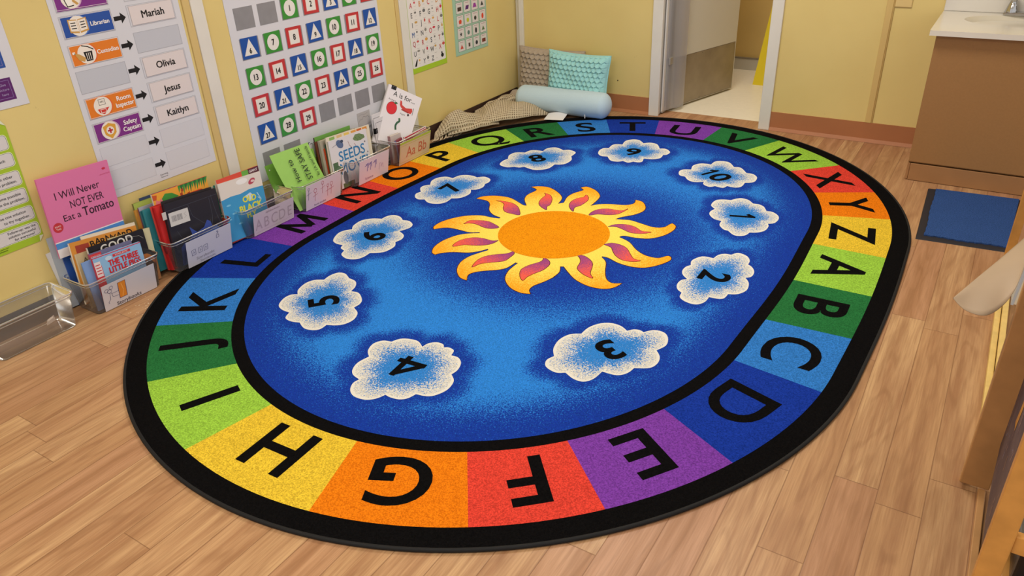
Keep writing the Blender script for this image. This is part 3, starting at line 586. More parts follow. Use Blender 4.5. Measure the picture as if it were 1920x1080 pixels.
def ic_room(m, g):
    m.frame(g, 0.044, 0.004, 0.070, 0.026, 0.002, C('#8f8a84', 0.4), 0.0014); m.text(g, 'ABC', 0.057, 0.016, 0.006, INK, 0.0015)
    m.poly(g, [(0.034, -0.008), (0.040, -0.022), (0.056, -0.030), (0.080, -0.008)], C('#cf3a32', 0.4), 0.0014); m.frame(g, 0.044, -0.024, 0.066, -0.010, 0.002, C('#ece3d8', 0.4), 0.0016)
def ic_safe(m, g):
    m.poly(g, [(0.057, -0.031), (0.079, -0.012), (0.082, 0.018), (0.070, 0.022), (0.057, 0.028), (0.044, 0.022), (0.032, 0.018), (0.035, -0.012)], C('#dba13c', 0.4), 0.0014)
    m.ell(g, 0.057, 0, 0.015, 0.015, C('#ece3d8', 0.4), 0.0016); m.rect(g, 0.047, -0.003, 0.067, 0.003, C('#b8282e', 0.4), 0.0018); m.rect(g, 0.054, -0.010, 0.060, 0.010, C('#b8282e', 0.4), 0.0019)
def ic_tech(m, g):
    m.poly(g, [(0.036, -0.020), (0.060, -0.024), (0.062, 0.024), (0.040, 0.026)], C('#f3ede6', 0.4), 0.0014); m.line(g, [(0.034, 0.0), (0.040, -0.026), (0.062, -0.024)], 0.003, INK, 0.0016)
    m.poly(g, [(0.064, -0.002), (0.082, -0.020), (0.074, -0.024), (0.060, -0.010)], TAN, 0.0016)
PUR = '#7d3084'
jobcard('tech', PUR, ['Technician'], 'purple job card reading Technician at the top of the job chart', ic_tech, 0.137, 0.013)
jobcard('lib', '#2950a0', ['Librarian'], 'blue job card reading Librarian with an open book', ic_book, 0.137, 0.014)
jobcard('cust', '#e07c28', ['Custodian'], 'orange job card reading Custodian with a waste bin', ic_bin, 0.137, 0.014)
jobcard('room', '#e07c28', ['Room', 'Inspector'], 'orange job card reading Room Inspector with a red desk', ic_room)
jobcard('safe', PUR, ['Safety', 'Captain'], 'purple job card reading Safety Captain with a gold shield', ic_safe)
for k, nm, lb in (('lib', 'Mariah', 'white name card beside the blue Librarian card'), ('blank', 'Olivia', 'white name card in the row of the empty job pocket'), ('room', 'Jesus', 'white name card beside the orange Room Inspector card'), ('safe', 'Kaitlyn', 'white name card beside the purple Safety Captain card')):
    a, b = JY[k]; m = MB(); m.fbox(cf, 1.710, a + 0.002, 1.892, b - 0.002, 0, 0.0008, PINKW); m.frame(cf, 1.710, a + 0.002, 1.892, b - 0.002, 0.001, C('#aaa2a6', 0.4), 0.0010)
    m.text(cf, nm, 1.803, (a + b) / 2, 0.0245, INK, 0.0012, bold=0.026, maxw=0.105 if len(nm) > 5 else 0.083)
    tag(m.build('name_card', origin=cf.P(1.80, (a + b) / 2)), lb, 'card', 'name cards in the job chart')

# --- number calendar
cal = thing('calendar_chart', (WX, 2.58, 0.16), 'large white number calendar with grey pockets on the yellow wall', 'calendar')
m = MB(); sheet(f, 2.127, 0.165, 3.052, 1.12, 0.0015, PAPER, m)
m.text(f, 'Today the weather is', 2.435, 0.250, 0.021, C('#2b292c'), 0.0018, align='l', maxw=0.35, rot=0.0)
m.text(f, 'cloudy', 2.872, 0.222, 0.018, C('#2b292c'), 0.0018, maxw=0.07)
m.build('sheet', cal)
GX = [2.2165 + 0.1278 * k for k in range(7)]; GZ = [0.9985, 0.873, 0.749, 0.6245, 0.5005, 0.3755, 0.2515]
GREEN = C('#3f8f3d', 0.25); RED = C('#bd3a3e', 0.25); BLUE = C('#2552a0', 0.25); CW = C('#e3dfd9', 0.35)
num = 1
for r in range(1, 7):
    for c in range(7):
        if r == 6 and c > 1: continue
        m = MB(); y, z = GX[c], GZ[r]
        m.fbox(f, y - 0.051, z - 0.045, y + 0.051, z + 0.043, 0.0015, 0.0022, GREY); m.build('pocket', cal)
        if (r == 1 and c < 2) or num > 29: continue
        g = Fr(cf.P(y + random.uniform(-0.002, 0.003), z + 0.001), (0, 1, random.uniform(-0.02, 0.02)), (0, 0, 1)); g = Fr(g.o, g.u, g.n.cross(g.u)); m = MB()
        kind = num % 3; colr = {1: GREEN, 2: RED, 0: BLUE}[kind]
        m.fbox(g, -0.046, -0.043, 0.046, 0.044, 0, 0.0008, colr)
        if kind == 1: m.ell(g, 0, 0, 0.033, 0.034, CW, 0.001)
        elif kind == 2: m.rect(g, -0.030, -0.031, 0.030, 0.032, C('#e9a79a', 0.4), 0.001); m.rect(g, -0.028, -0.029, 0.028, 0.030, CW, 0.0012)
        else: m.poly(g, [(-0.035, -0.030), (0.035, -0.030), (0, 0.038)], CW, 0.001)
        m.text(g, str(num), 0, -0.012 if kind == 0 else 0, 0.0245 if kind else 0.021, INK, 0.0014, bold=0.035, cond=0.84)
        shape = {1: 'green card with a white circle', 2: 'red card with a white square', 0: 'blue card with a white triangle'}[kind]
        tag(m.build('number_card', origin=g.o), '%s printed %d in the number calendar' % (shape, num), 'card', 'number cards in the calendar'); num += 1
m = MB(); m.fbox(cf, 2.797, 0.238, 2.892, 0.308, 0, 0.0008, C('#b4b0b0', 0.4)); m.line(cf, [(2.805, 0.262), (2.815, 0.272), (2.83, 0.270), (2.842, 0.284), (2.86, 0.276), (2.872, 0.282), (2.884, 0.270)], 0.0016, C('#7d7a7c'), 0.001)
m.line(cf, [(2.805, 0.290), (2.825, 0.297), (2.85, 0.292), (2.88, 0.298)], 0.0013, C('#8a8789'), 0.001)
tag(m.build('weather_card', origin=cf.P(2.845, 0.27)), 'small grey weather card with a drawn cloud line low on the calendar', 'card')

# --- alphabet poster
AB = [('A', '#c23a4a'), ('B', '#d08a3e'), ('C', '#c23a4a'), ('D', '#d08a3e'), ('E', '#4c4c50'), ('F', '#4c4c50'), ('G', '#4c4c50'), ('H', '#b84348'), ('I', '#55555a'), ('J', '#55555a'), ('K', '#cc4a40'), ('L', '#c8515a'), ('M', '#3c5f9a'), ('N', '#4c4c50'), ('O', '#c23a4a'), ('P', '#4c4c50'), ('Q', '#b04a58'), ('R', '#b84348'), ('S', '#3a4a5c'), ('T', '#a8504a'), ('U', '#5a5a60'), ('V', '#4c4c50'), ('W', '#4c4c50'), ('X', '#b84348'), ('', ''), ('Y', '#5a5a60'), ('Z', '#4c4c50')]
m = MB(); sheet(f, 3.265, 0.402, 3.597, 0.985, 0.002, C('#a6c626', 0.4), m); m.rect(f, 3.283, 0.430, 3.588, 0.970, PAPERW, 0.0022, r=0.008)
for i, (ch, cc) in enumerate(AB):
    r, c = divmod(i, 4); y = 3.313 + 0.0765 * c; z = 0.758 - 0.0505 * r
    if ch: m.text(f, ch, y, z, 0.026, C(cc), 0.0025, cond=0.82, bold=0.02)
    pc = ['#c8324a', '#d8a050', '#8a8680', '#c8504a', '#6a6a6c', '#c89a50', '#7a7672'][i * 5 % 7]
    if i != 26: m.ell(f, y + 0.032, z + 0.012, 0.007 + 0.003 * (i % 3), 0.006 + 0.003 * (i % 2), C(pc), 0.0025, 9)
    m.line(f, [(y + 0.022, z + 0.025), (y + 0.042, z + 0.025)], 0.0015, C('#9a9696'), 0.0025); m.line(f, [(y + 0.026, z - 0.006), (y + 0.044, z - 0.006)], 0.0012, C('#a8a4a4'), 0.0025)
for z0 in (0.82, 0.87, 0.92): 
    for c in range(4): m.ell(f, 3.313 + 0.0765 * c, z0, 0.01, 0.01, C('#8a8680'), 0.0025, 9)
m.poly(f, [(3.300, 0.440), (3.316, 0.438), (3.322, 0.452), (3.330, 0.478), (3.318, 0.470), (3.308, 0.455)], INK, 0.0026); m.ell(f, 3.556, 0.455, 0.013, 0.011, INK, 0.0026); m.ell(f, 3.553, 0.470, 0.006, 0.006, INK, 0.0026)
tag(m.build('alphabet_poster', origin=(WX, 3.43, 0.40)), 'lime green bordered alphabet poster with letters A to Z on the wall', 'poster')

# --- shapes poster
m = MB(); sheet(f, 3.690, 0.416, 4.031, 0.98, 0.002, C('#9fc4ac', 0.4), m)
SH = [('#4a3a34', 4), ('#5c2a6a', 5), ('#9a3a9a', 6), ('#3a3a3a', 3), ('#d84a30', 7), ('#bcc42c', 8), ('#3a3a34', 8), ('#dc4428', 9), ('#333336', 10), ('#5c7a70', 8), ('#3a3e40', 9), ('#5f7448', 3), ('#cc4a3a', 3), ('#55443c', 4), ('#2e2c34', 8), ('#7a3a2a', 4)]
for r in range(-2, 4):
    for c in range(4):
        y = 3.752 + 0.078 * c; z = 0.682 - 0.0715 * r; i = (r % 4) * 4 + c
        m.rect(f, y - 0.034, z - 0.033, y + 0.034, z + 0.031, C('#5d6a62'), 0.0022); m.rect(f, y - 0.032, z - 0.031, y + 0.032, z + 0.029, C('#ddd6d2', 0.4), 0.0024)
        cc, n = SH[i]
        if n == 4: m.rect(f, y - (0.019 if c != 1 else 0.009), z - 0.018, y + (0.019 if c != 1 else 0.009), z + 0.004, C(cc), 0.0027)
        elif n == 5: m.poly(f, [(y - 0.02, z - 0.018), (y + 0.012, z - 0.018), (y + 0.02, z + 0.004), (y - 0.012, z + 0.004)], C(cc), 0.0027)
        elif n == 6: m.poly(f, [(y - 0.02, z - 0.018), (y + 0.02, z - 0.018), (y + 0.01, z + 0.006), (y - 0.01, z + 0.006)], C(cc), 0.0027)
        elif n == 3: m.poly(f, [(y - 0.016, z - 0.018), (y + 0.016, z - 0.018), (y, z + 0.008)], C(cc), 0.0027)
        elif n == 10: m.poly(f, [(y + (0.015 if k % 2 == 0 else 0.006) * math.sin(k * math.pi / 5), z - 0.006 + (0.015 if k % 2 == 0 else 0.006) * math.cos(k * math.pi / 5)) for k in range(10)], C(cc), 0.0027)
        elif n == 7: m.poly(f, [(y - 0.011, z - 0.018), (y + 0.011, z - 0.018), (y + 0.015, z - 0.002), (y, z + 0.008), (y - 0.015, z - 0.002)], C(cc), 0.0027)
        else: m.ell(f, y, z - 0.007, 0.013 if n == 8 else 0.011, 0.013 if n == 8 else 0.016, C(cc), 0.0027, 8 if n == 8 else 18)
        m.line(f, [(y - 0.018, z + 0.020), (y + 0.018, z + 0.020)], 0.003, C('#b88a94'), 0.0027)
tag(m.build('shapes_poster', origin=(WX, 3.86, 0.41)), 'mint green shapes poster of small white squares beside the alphabet poster', 'poster')

# --- green problem-solving poster at the far left
m = MB(); GP = C('#a3c02e', 0.4); g0 = f
m.poly(g0, [(0.55, 0.286), (1.142, 0.288), (1.160, 0.308), (1.168, 0.70), (1.150, 0.733), (0.55, 0.735)], GP, 0.0015)
m.poly(Fr(f.P(0, 0, 0.0), (0, 1, 0), (0, 0, 1)), [(1.142, 0.288), (1.160, 0.308), (1.146, 0.309)], C('#d9dcc0', 0.4), 0.003); m.poly(f, [(1.168, 0.70), (1.150, 0.733), (1.149, 0.712)], C('#d9dcc0', 0.4), 0.003)
BX = [(0.680, 0.700, ['Solve'], 1.12), (0.626, 0.671, [' '], 0), (0.569, 0.612, ['Listen to each'], 1.127), (0.502, 0.549, ['Listen to each other', 'and state the problem.'], 1.132), (0.438, 0.486, ['Think of some possible', 'solutions to the problem.'], 1.137), (0.376, 0.421, ['Choose one solution', 'to try together.'], 1.132), (0.316, 0.360, ['Follow-up: was the', 'solution successful', 'for everyone?'], 1.132)]
for a, b, ts, xr in BX:
    R_ = 1.1565 if a < 0.66 else 1.145
    m.rect(f, 0.60, a - 0.003, R_ + 0.001, b + 0.003, C('#e8efc6', 0.4), 0.0018, r=0.012); m.rect(f, 0.602, a - 0.0012, R_ - 0.001, b + 0.0012, C('#5f5f66', 0.4), 0.002, r=0.011); m.rect(f, 0.604, a, R_ - 0.0025, b, C('#d3cfd0', 0.4), 0.0022, r=0.010)
    n = len(ts)
    for i, t in enumerate(ts):
        if t.strip(): m.text(f, t, [1.146, 1.142, 1.135][i] if n == 3 else xr + 0.008 * i, (a + b) / 2 + (0.5 * (n - 1) - i) * (0.0135 if n == 3 else 0.018), 0.0085 if n == 3 else 0.0095, C('#2e2c30'), 0.0025, align='r', bold=0.012)
m.text(f, 'Scholastic', 1.02, 0.300, 0.005, INK, 0.0025); m.line(f, [(1.0, 0.3065), (1.04, 0.3065)], 0.001, INK, 0.0025)
tag(m.build('problem_solving_poster', origin=(WX, 0.86, 0.29)), 'lime green problem solving poster with white text boxes at the left edge', 'poster')

# --- white chart with blue and purple panels
m = MB(); sheet(f, 0.75, 0.75, 1.268, 1.25, 0.0015, PAPER, m)
for a, b, cc, ts in ((0.876, 0.945, '#2a4f9c', ['Use', 'your', 'words']), (0.774, 0.8445, '#5a2468', ['Give', 'picture', 'here'])):
    m.rect(f, 1.05, a, 1.2335, b, C(cc, 0.35), 0.0018); m.frame(f, 1.058, a + 0.007, 1.226, b - 0.007, 0.0012, C('#8d7ab0', 0.4), 0.002)
    for i, t in enumerate(ts): m.text(f, t, 1.203, (a + b) / 2 + (1 - i) * 0.015, 0.008, C('#a79ac0'), 0.002)
m.rect(f, 1.05, 0.952, 1.2335, 0.965, C('#3a3440', 0.35), 0.0018)
tag(m.build('wall_chart', origin=(WX, 1.0, 0.75)), 'white chart with blue and purple panels above the lime poster', 'chart')
# switch plate painted over on the back wall
m = MB(); m.box((-0.508, WY - 0.007, 0.697), (-0.432, WY, 0.815), C('#d8bd80', 0.5)); tag(m.build('outlet_cover', bevel=0.003, origin=(-0.47, WY, 0.7)), 'small yellow painted cover plate on the back wall beside the batten', 'cover plate')
m = MB(); m.lathe([(0.0045, 0), (0.0035, -0.0015), (0.0, -0.002)], (-2.007, WY, 0.191), C('#4a3a26', 0.5), 10, 'y'); tag(m.build('wall_plug', origin=(-2.007, WY, 0.191)), 'tiny dark screw plug in the back wall right of the pillows', 'screw')
# ================================================================== BOOK BINS
CLEAR = m_clear('#e9e8e6', 0.09); RIM = m_clear('#dcdedf', 0.30)
def bin_at(yc, z0, label, name='book_bin', rimz=0.137):
    t = thing(name, (-2.655, yc, z0), label, 'bin', 'clear plastic book bins along the left wall')
    def loop(hx, hy, r, z, xc):
        P = []
        for cx, cy, a0 in ((hx - r, hy - r, 0), (-hx + r, hy - r, 90), (-hx + r, -hy + r, 180), (hx - r, -hy + r, 270)):
            for k in range(6): a = math.radians(a0 + k * 18); P.append((xc + cx + r * math.cos(a), yc + cy + r * math.sin(a), z0 + z))
        return P
    L = [loop(0.052, 0.120, 0.010, 0.002, -2.660), loop(0.060, 0.129, 0.012, 0.002, -2.660), loop(0.063, 0.132, 0.016, 0.008, -2.659), loop(0.074, 0.144, 0.020, rimz - 0.012, -2.657), loop(0.079, 0.149, 0.022, rimz - 0.010, -2.656), loop(0.080, 0.150, 0.022, rimz, -2.656)]
    m = MB(); n = len(L[0]); vs_ = [p for l in L for p in l]
    m.add(vs_, [(j * n + i, j * n + (i + 1) % n, (j + 1) * n + (i + 1) % n, (j + 1) * n + i) for j in range(len(L) - 1) for i in range(n)], CLEAR, True)
    m.add(L[0], [tuple(range(n))], CLEAR); m.build('body', t)
    m = MB(); m.tube(L[-1], 0.0030, RIM, n=7, closed=True); m.tube(loop(0.0775, 0.1475, 0.021, rimz - 0.012, -2.656), 0.0016, RIM, n=6, closed=True); m.build('rim', t)
    return t
bf_v = Vector((0.0262, 0, 0.126))
def bin_front(yc, z0): return Fr((-2.5945, yc, z0 + 0.003), (0, 1, 0), bf_v)
BINS = {}
for k, yc, z0, lb in (('0', 0.968, 0, 'empty clear plastic bin at the left end of the row'), ('A', 1.312, 0, 'clear bin labelled Storybooks with a mouse and orange door drawing'), ('B', 1.665, 0.011, 'clear bin holding the black barcoded book and red books'),
                      ('C', 2.016, 0.011, 'clear bin with faint alphabet label holding the blue sea book'), ('D', 2.350, 0.011, 'clear bin with red stick figure label holding green paper'), ('E', 2.695, 0.011, 'clear bin labelled Science holding the seed book'), ('F', 3.036, 0.011, 'clear bin with Aa Bb strip at the far end of the row')):
    BINS[k] = bin_at(yc, z0, lb, rimz=0.137 if k != 'D' else 0.132)
def lab(k, yc, z0, y0, y1, zt, paper, art):
    fr = bin_front(yc, z0); m = MB(); m.fbox(fr, y0 - yc, 0.0, y1 - yc, zt, 0.0008, 0.0014, C(paper, 0.45)); art(m, Fr(fr.P(y0 - yc, 0, 0.0016), fr.u, fr.v), y1 - y0, zt); m.build('label_sheet', BINS[k])
PEN = C('#34346a'); PENC = C('#8d8890'); RPEN = C('#b8324a'); PPEN = C('#4a3aa8')
def artA(m, g, w_, h_):
    m.rect(g, 0.062, 0.030, 0.094, 0.100, PEN, 0.0002); m.rect(g, 0.064, 0.032, 0.092, 0.099, C('#e08a2c'), 0.0004)
    m.line(g, [(0.075, 0.036), (0.082, 0.06), (0.076, 0.092)], 0.004, C('#f0a850'), 0.0006)
    for x, y, r in ((0.017, 0.086, 0.007), (0.036, 0.092, 0.007), (0.028, 0.079, 0.008)): m.line(g, [(x + r * math.cos(a * 0.6), y + r * math.sin(a * 0.6)) for a in range(11)], 0.0013, PEN, 0.0004)
    m.line(g, [(0.028, 0.071), (0.027, 0.044), (0.018, 0.034), (0.020, 0.028)], 0.0013, PEN, 0.0004); m.line(g, [(0.034, 0.070), (0.038, 0.050), (0.060, 0.048)], 0.0013, PEN, 0.0004); m.line(g, [(0.036, 0.066), (0.062, 0.066)], 0.0013, PEN, 0.0004)
    m.text(g, 'Storybooks', 0.098, 0.013, 0.015, C('#4a4550'), 0.0004, maxw=0.125, bold=0.012)
lab('A', 1.312, 0, 1.207, 1.424, 0.112, '#d2cdd4', artA)
def artB(m, g, w_, h_):
    for x in (0.032, 0.064, 0.090):
        m.line(g, [(x - 0.009, 0.050), (x - 0.010, 0.075), (x + 0.008, 0.077), (x + 0.009, 0.052)], 0.0014, PEN, 0.0003, closed=True); m.line(g, [(x - 0.003, 0.058), (x + 0.003, 0.062), (x - 0.003, 0.068)], 0.0014, PEN, 0.0003)
    m.line(g, [(0.145, 0.082), (0.158, 0.084), (0.157, 0.097), (0.146, 0.096)], 0.0014, PEN, 0.0003, closed=True); m.line(g, [(0.147, 0.100), (0.157, 0.106), (0.148, 0.112), (0.156, 0.116)], 0.0016, PEN, 0.0003)
    m.text(g, 'Storybooks', 0.085, 0.030, 0.013, PENC, 0.0003, maxw=0.10); m.text(g, 'Storybooks', 0.095, 0.012, 0.011, PENC, 0.0003, maxw=0.10)
lab('B', 1.665, 0.011, 1.574, 1.794, 0.122, '#d3d0da', artB)
def artC(m, g, w_, h_):
    for i, ch in enumerate('ABCDE'): m.text(g, ch, 0.028 + 0.045 * i, 0.050, 0.050, C('#b2a4ac'), 0.0003, cond=0.8)
    m.text(g, 'alphabet books', 0.11, 0.095, 0.009, C('#9a8890'), 0.0003); m.line(g, [(0.01, 0.011), (0.06, 0.014), (0.12, 0.012), (0.21, 0.015)], 0.0012, C('#b2a4ac'), 0.0003)
lab('C', 2.016, 0.011, 1.915, 2.148, 0.108, '#d0c4cb', artC)
def artD(m, g, w_, h_):
    for x, y, r, cc in ((0.018, 0.108, 0.005, PEN), (0.060, 0.088, 0.009, RPEN), (0.108, 0.112, 0.007, RPEN), (0.142, 0.086, 0.006, RPEN), (0.166, 0.088, 0.008, RPEN)):
        m.line(g, [(x + r * math.cos(a * 0.6), y + r * 1.3 * math.sin(a * 0.6)) for a in range(11)], 0.0018, cc, 0.0003); m.line(g, [(x, y - r), (x - 0.002, y - 0.055)], 0.0016, cc, 0.0003); m.line(g, [(x - 0.014, y - 0.028), (x + 0.016, y - 0.020)], 0.0014, cc, 0.0003)
    m.text(g, 'Social studies', 0.09, 0.014, 0.010, C('#6a6272'), 0.0003)
lab('D', 2.350, 0.011, 2.226, 2.456, 0.130, '#ddd2d8', artD)
def artE(m, g, w_, h_):
    for x in (0.060, 0.085, 0.120): m.line(g, [(x - 0.018, 0.092), (x, 0.098), (x - 0.002, 0.062)], 0.003, PPEN, 0.0003); m.line(g, [(x - 0.012, 0.100), (x + 0.006, 0.104), (x + 0.008, 0.078)], 0.0026, PPEN, 0.0003)
    m.line(g, [(0.150, 0.040), (0.152, 0.075), (0.166, 0.072), (0.164, 0.052), (0.178, 0.070), (0.182, 0.042)], 0.0016, C('#a070a8'), 0.0003)
    m.text(g, 'Science', 0.075, 0.022, 0.014, C('#8a5a80'), 0.0003, maxw=0.09)
lab('E', 2.695, 0.011, 2.590, 2.814, 0.130, '#ddd2dc', artE)
def artF(m, g, w_, h_):
    m.poly(g, [(0, 0.118), (w_, 0.118), (w_, 0.130), (0, 0.130)], C('#b0c04a'), 0.0002)
    m.line(g, [(0.006, 0.012), (w_ - 0.006, 0.012), (w_ - 0.006, 0.108), (0.006, 0.108)], 0.002, C('#c8b850'), 0.0002, closed=True)
    m.text(g, 'Aa', 0.095, 0.062, 0.058, C('#c0604a'), 0.0003, cond=0.85); m.text(g, 'Bb', 0.195, 0.062, 0.058, C('#c0604a'), 0.0003, cond=0.85); m.line(g, [(0.04, 0.033), (0.255, 0.033)], 0.0012, C('#c0a08a'), 0.0003)
lab('F', 3.036, 0.011, 2.905, 3.168, 0.130, '#d2bca0', artF)
# torn tape left on the empty bin
fr = bin_front(0.968, 0); m = MB(); m.poly(fr, [(0.03, 0.060), (0.062, 0.066), (0.060, 0.090), (0.034, 0.082)], C('#b9aea4', 0.3), 0.001); m.poly(fr, [(0.036, 0.074), (0.056, 0.080), (0.055, 0.087), (0.038, 0.082)], C('#dcd5cc', 0.3), 0.0014); m.build('tape', BINS['0'])

# ------------------------------------------------------------------ books
PAGES = C('#dcd4c2', 0.7)
def book(label, X, tl, tr, z0, th, cov, group, spine=None, art=None, lean=3.0, pages=PAGES, name='book', hh=None, cat='book', soft=False):
    dy, dz = tr[0] - tl[0], tr[1] - tl[1]; w_ = math.hypot(dy, dz); u = Vector((0, dy / w_, dz / w_)); vp_ = Vector((0, -dz / w_, dy / w_)); a = math.radians(lean)
    v = vp_ * math.cos(a) + Vector((-1, 0, 0)) * math.sin(a)
    lowtop = min(tl[1], tr[1]); h_ = hh or (lowtop - z0) / v.z
    fr = Fr(Vector((X, tl[0], tl[1])), u, v)
    t = thing(name, fr.P(w_ / 2, -h_, -th / 2), label, cat, group)
    cm = C(cov, 0.35); sm = C(spine, 0.35) if spine else cm; m = MB()
    if th <= 0.0045 or soft:
        m.fbox(fr, 0, -h_, w_, 0, -0.0008, 0, cm); m.fbox(fr, 0, -h_, w_, 0, -th, -th + 0.0008, cm); m.fbox(fr, -0.0006, -h_, 0.0002, 0, -th, 0, sm)
    else:
        m.fbox(fr, 0, -h_, w_, 0, -0.0018, 0, cm); m.fbox(fr, 0, -h_, w_, 0, -th, -th + 0.0018, cm); m.fbox(fr, -0.0015, -h_, 0.0004, 0, -th, 0, sm)
    if art: art(m, Fr(fr.P(0, 0, 0.0004), u, v), w_, h_)
    m.build('cover', t)
    m = MB(); i_ = 0.0015 if soft else 0.003
    m.fbox(fr, 0.0006, -h_ + i_, w_ - i_, -i_, -th + (0.0009 if soft or th <= 0.0045 else 0.0019), -(0.0009 if soft or th <= 0.0045 else 0.0019), pages); m.build('pages', t)
    return t
GA, GB, GC, GD, GE, GF = ['books in the %s' % s for s in ('Storybooks bin', 'bin with the black barcoded book', 'bin with the alphabet label', 'bin with the green papers', 'Science bin', 'Aa Bb bin')]
BT = C('#3a2030')
def a_tom(m, g, w_, h_):
    m.text(g, 'I Will Never', 0.128, -0.075, 0.026, BT, 0, maxw=0.165, bold=0.004); m.text(g, 'NOT EVER', 0.152, -0.118, 0.026, BT, 0, maxw=0.125, bold=0.004)
    m.text(g, 'Eat a', 0.085, -0.160, 0.023, BT, 0, maxw=0.065, bold=0.004); m.text(g, 'Tomato', 0.185, -0.157, 0.032, BT, 0, maxw=0.118, bold=0.014)
    m.ell(g, 0.026, -0.185, 0.018, 0.018, C('#c0343c'), 0.0002); m.text(g, 'READ', 0.026, -0.181, 0.006, C('#f0d8d8'), 0.0004); m.text(g, 'THIS', 0.026, -0.191, 0.006, C('#f0d8d8'), 0.0004)
    m.rect(g, 0, -0.262, w_, -0.238, C('#4d8ad0'), 0.0001); m.rect(g, 0, -0.240, w_, -0.236, C('#e8e2e4'), 0.0002); m.rect(g, 0, -h_, w_, -0.262, C('#e4dee0'), 0.0001)
    m.ell(g, w_ - 0.022, -0.026, 0.007, 0.004, C('#c8304a'), 0.0002); m.text(g, 'picture book', w_ - 0.022, -0.045, 0.005, C('#d0507a'), 0.0002)
HID = C('#888888')
book('low thick picture book hidden behind the orange barnyard book', -2.697, (1.205, 0.202), (1.45, 0.202), 0.004, 0.015, '#b9b2a4', GA, lean=5)
book('tall pink picture book with a tomato title leaning on the wall', -2.7045, (1.180, 0.510), (1.443, 0.4995), 0.204, 0.006, '#dc78a6', GA, '#d86c9c', a_tom, lean=0.0, soft=True)
book('pale grey thin book at the back left of the Storybooks bin', -2.7335, (1.160, 0.290), (1.32, 0.287), 0.004, 0.004, '#b4bcc6', GA, lean=0.0)
book('plain white leaflet sticking out left of the Storybooks bin', -2.7385, (1.142, 0.236), (1.30, 0.246), 0.004, 0.003, '#dcdad8', GA, lean=0.0)
book('royal blue paperback just left of the pink book', -2.7265, (1.188, 0.299), (1.36, 0.299), 0.004, 0.006, '#2f56a8', GA, lean=0.0, soft=True)
def a_w(m, g, w_, h_): m.text(g, 'Story', 0.05, -0.03, 0.012, C('#5a4a3a'), 0)
book('cream paper book just behind the orange barnyard book', -2.6915, (1.255, 0.268), (1.466, 0.243), 0.004, 0.004, '#ddd2bb', GA, None, a_w, lean=8)
def a_barn(m, g, w_, h_):
    m.rect(g, 0.018, -h_, 0.068, -0.014, C('#9a3a2c'), 0.0001)
    for i, ch in enumerate('BARNYARD'): m.text(g, ch, 0.082 + 0.021 * i, -0.021 + (0.003 if i % 2 else -0.002), 0.023, INK, 0.0003, bold=0.02, rot=random.uniform(-0.15, 0.15))
book('orange and red book titled Barnyard in black letters', -2.6825, (1.204, 0.264), (1.462, 0.232), 0.004, 0.007, '#cf8a35', GA, '#e0d4c0', a_barn, lean=8)
def a_cream(m, g, w_, h_): m.text(g, 'T', w_ - 0.035, -0.035, 0.016, C('#5a5446'), 0.0001); m.rect(g, 0, -h_, w_, -0.12, C('#a07048'), 0.0001)
book('mottled cream book with a small T rising behind the black book', -2.6675, (1.338, 0.230), (1.504, 0.2095), 0.004, 0.007, '#cfc89e', GA, None, a_cream, lean=7)
def a_brown(m, g, w_, h_): m.text(g, 'A', 0.03, -0.028, 0.018, C('#4a3a2e'), 0.0001)
book('tan paperback with a small letter A left of the black book', -2.6675, (1.206, 0.222), (1.325, 0.212), 0.004, 0.008, '#c4ad86', GA, '#d4c6a6', a_brown, lean=7)
def a_good(m, g, w_, h_):
    for i, ch in enumerate('GOOD'): m.text(g, ch, 0.058 + 0.034 * i, -0.021 + 0.001 * i, 0.027, C('#d8d4cc'), 0.0002, bold=0.03)
    m.line(g, [(0.15, -0.012), (0.20, -0.020), (0.214, -0.035)], 0.001, C('#a8a49c'), 0.0002); m.ell(g, 0.20, -0.11, 0.02, 0.014, C('#b87038'), 0.0002)
book('black book titled Good in white bubble letters', -2.652, (1.246, 0.2345), (1.468, 0.222), 0.004, 0.009, '#231f20', GA, '#d8d2c8', a_good, lean=5.5)
def a_gp(m, g, w_, h_): m.rect(g, 0.001, -0.026, 0.045, -0.004, C('#cc3a40'), 0.0002); m.text(g, 'SCHOLASTIC', 0.023, -0.015, 0.006, C('#f0dede'), 0.0004, maxw=0.038); m.line(g, [(0, -0.032), (w_, -0.034)], 0.003, C('#c8405a'), 0.0002)
book('slate purple book with a red corner tab behind the pigs book', -2.637, (1.236, 0.2175), (1.403, 0.2055), 0.004, 0.005, '#716f90', GA, '#a8405a', a_gp, lean=4.5)
book('plain light blue book peeking out left of the pigs book', -2.629, (1.198, 0.200), (1.36, 0.196), 0.004, 0.005, '#7d9cd0', GA, '#6f8ec8', lean=4.2, soft=True)
def a_pigs(m, g, w_, h_):
    m.rect(g, 0, -h_, 0.026, -0.035, C('#d03a42'), 0.0001); m.rect(g, 0.001, -0.075, 0.024, -0.018, C('#e6d6d6'), 0.0003)
    for i in range(4): m.line(g, [(0.005, -0.030 - 0.011 * i), (0.020, -0.030 - 0.011 * i)], 0.004, C('#cc4a50'), 0.0004)
    m.rect(g, 0.075, -0.020, 0.145, -0.010, C('#c8343c'), 0.0002); m.text(g, 'SCHOLASTIC', 0.110, -0.015, 0.006, C('#f0e6e6'), 0.0004, maxw=0.062)
    m.text(g, 'THE THREE', 0.112, -0.038, 0.021, C('#c82c34'), 0.0004, bold=0.05, maxw=0.118); m.text(g, 'LITTLE PIGS', 0.112, -0.064, 0.021, C('#c82c34'), 0.0004, bold=0.05, maxw=0.125)
    m.ell(g, 0.058, -0.018, 0.013, 0.008, C('#c4d4e4'), 0.0002); m.line(g, [(0, -0.0015), (w_, -0.0015)], 0.003, C('#cc3a4a'), 0.0002); m.line(g, [(0.03, -0.092), (w_, -0.088)], 0.0015, C('#5a7ab0'), 0.0002)
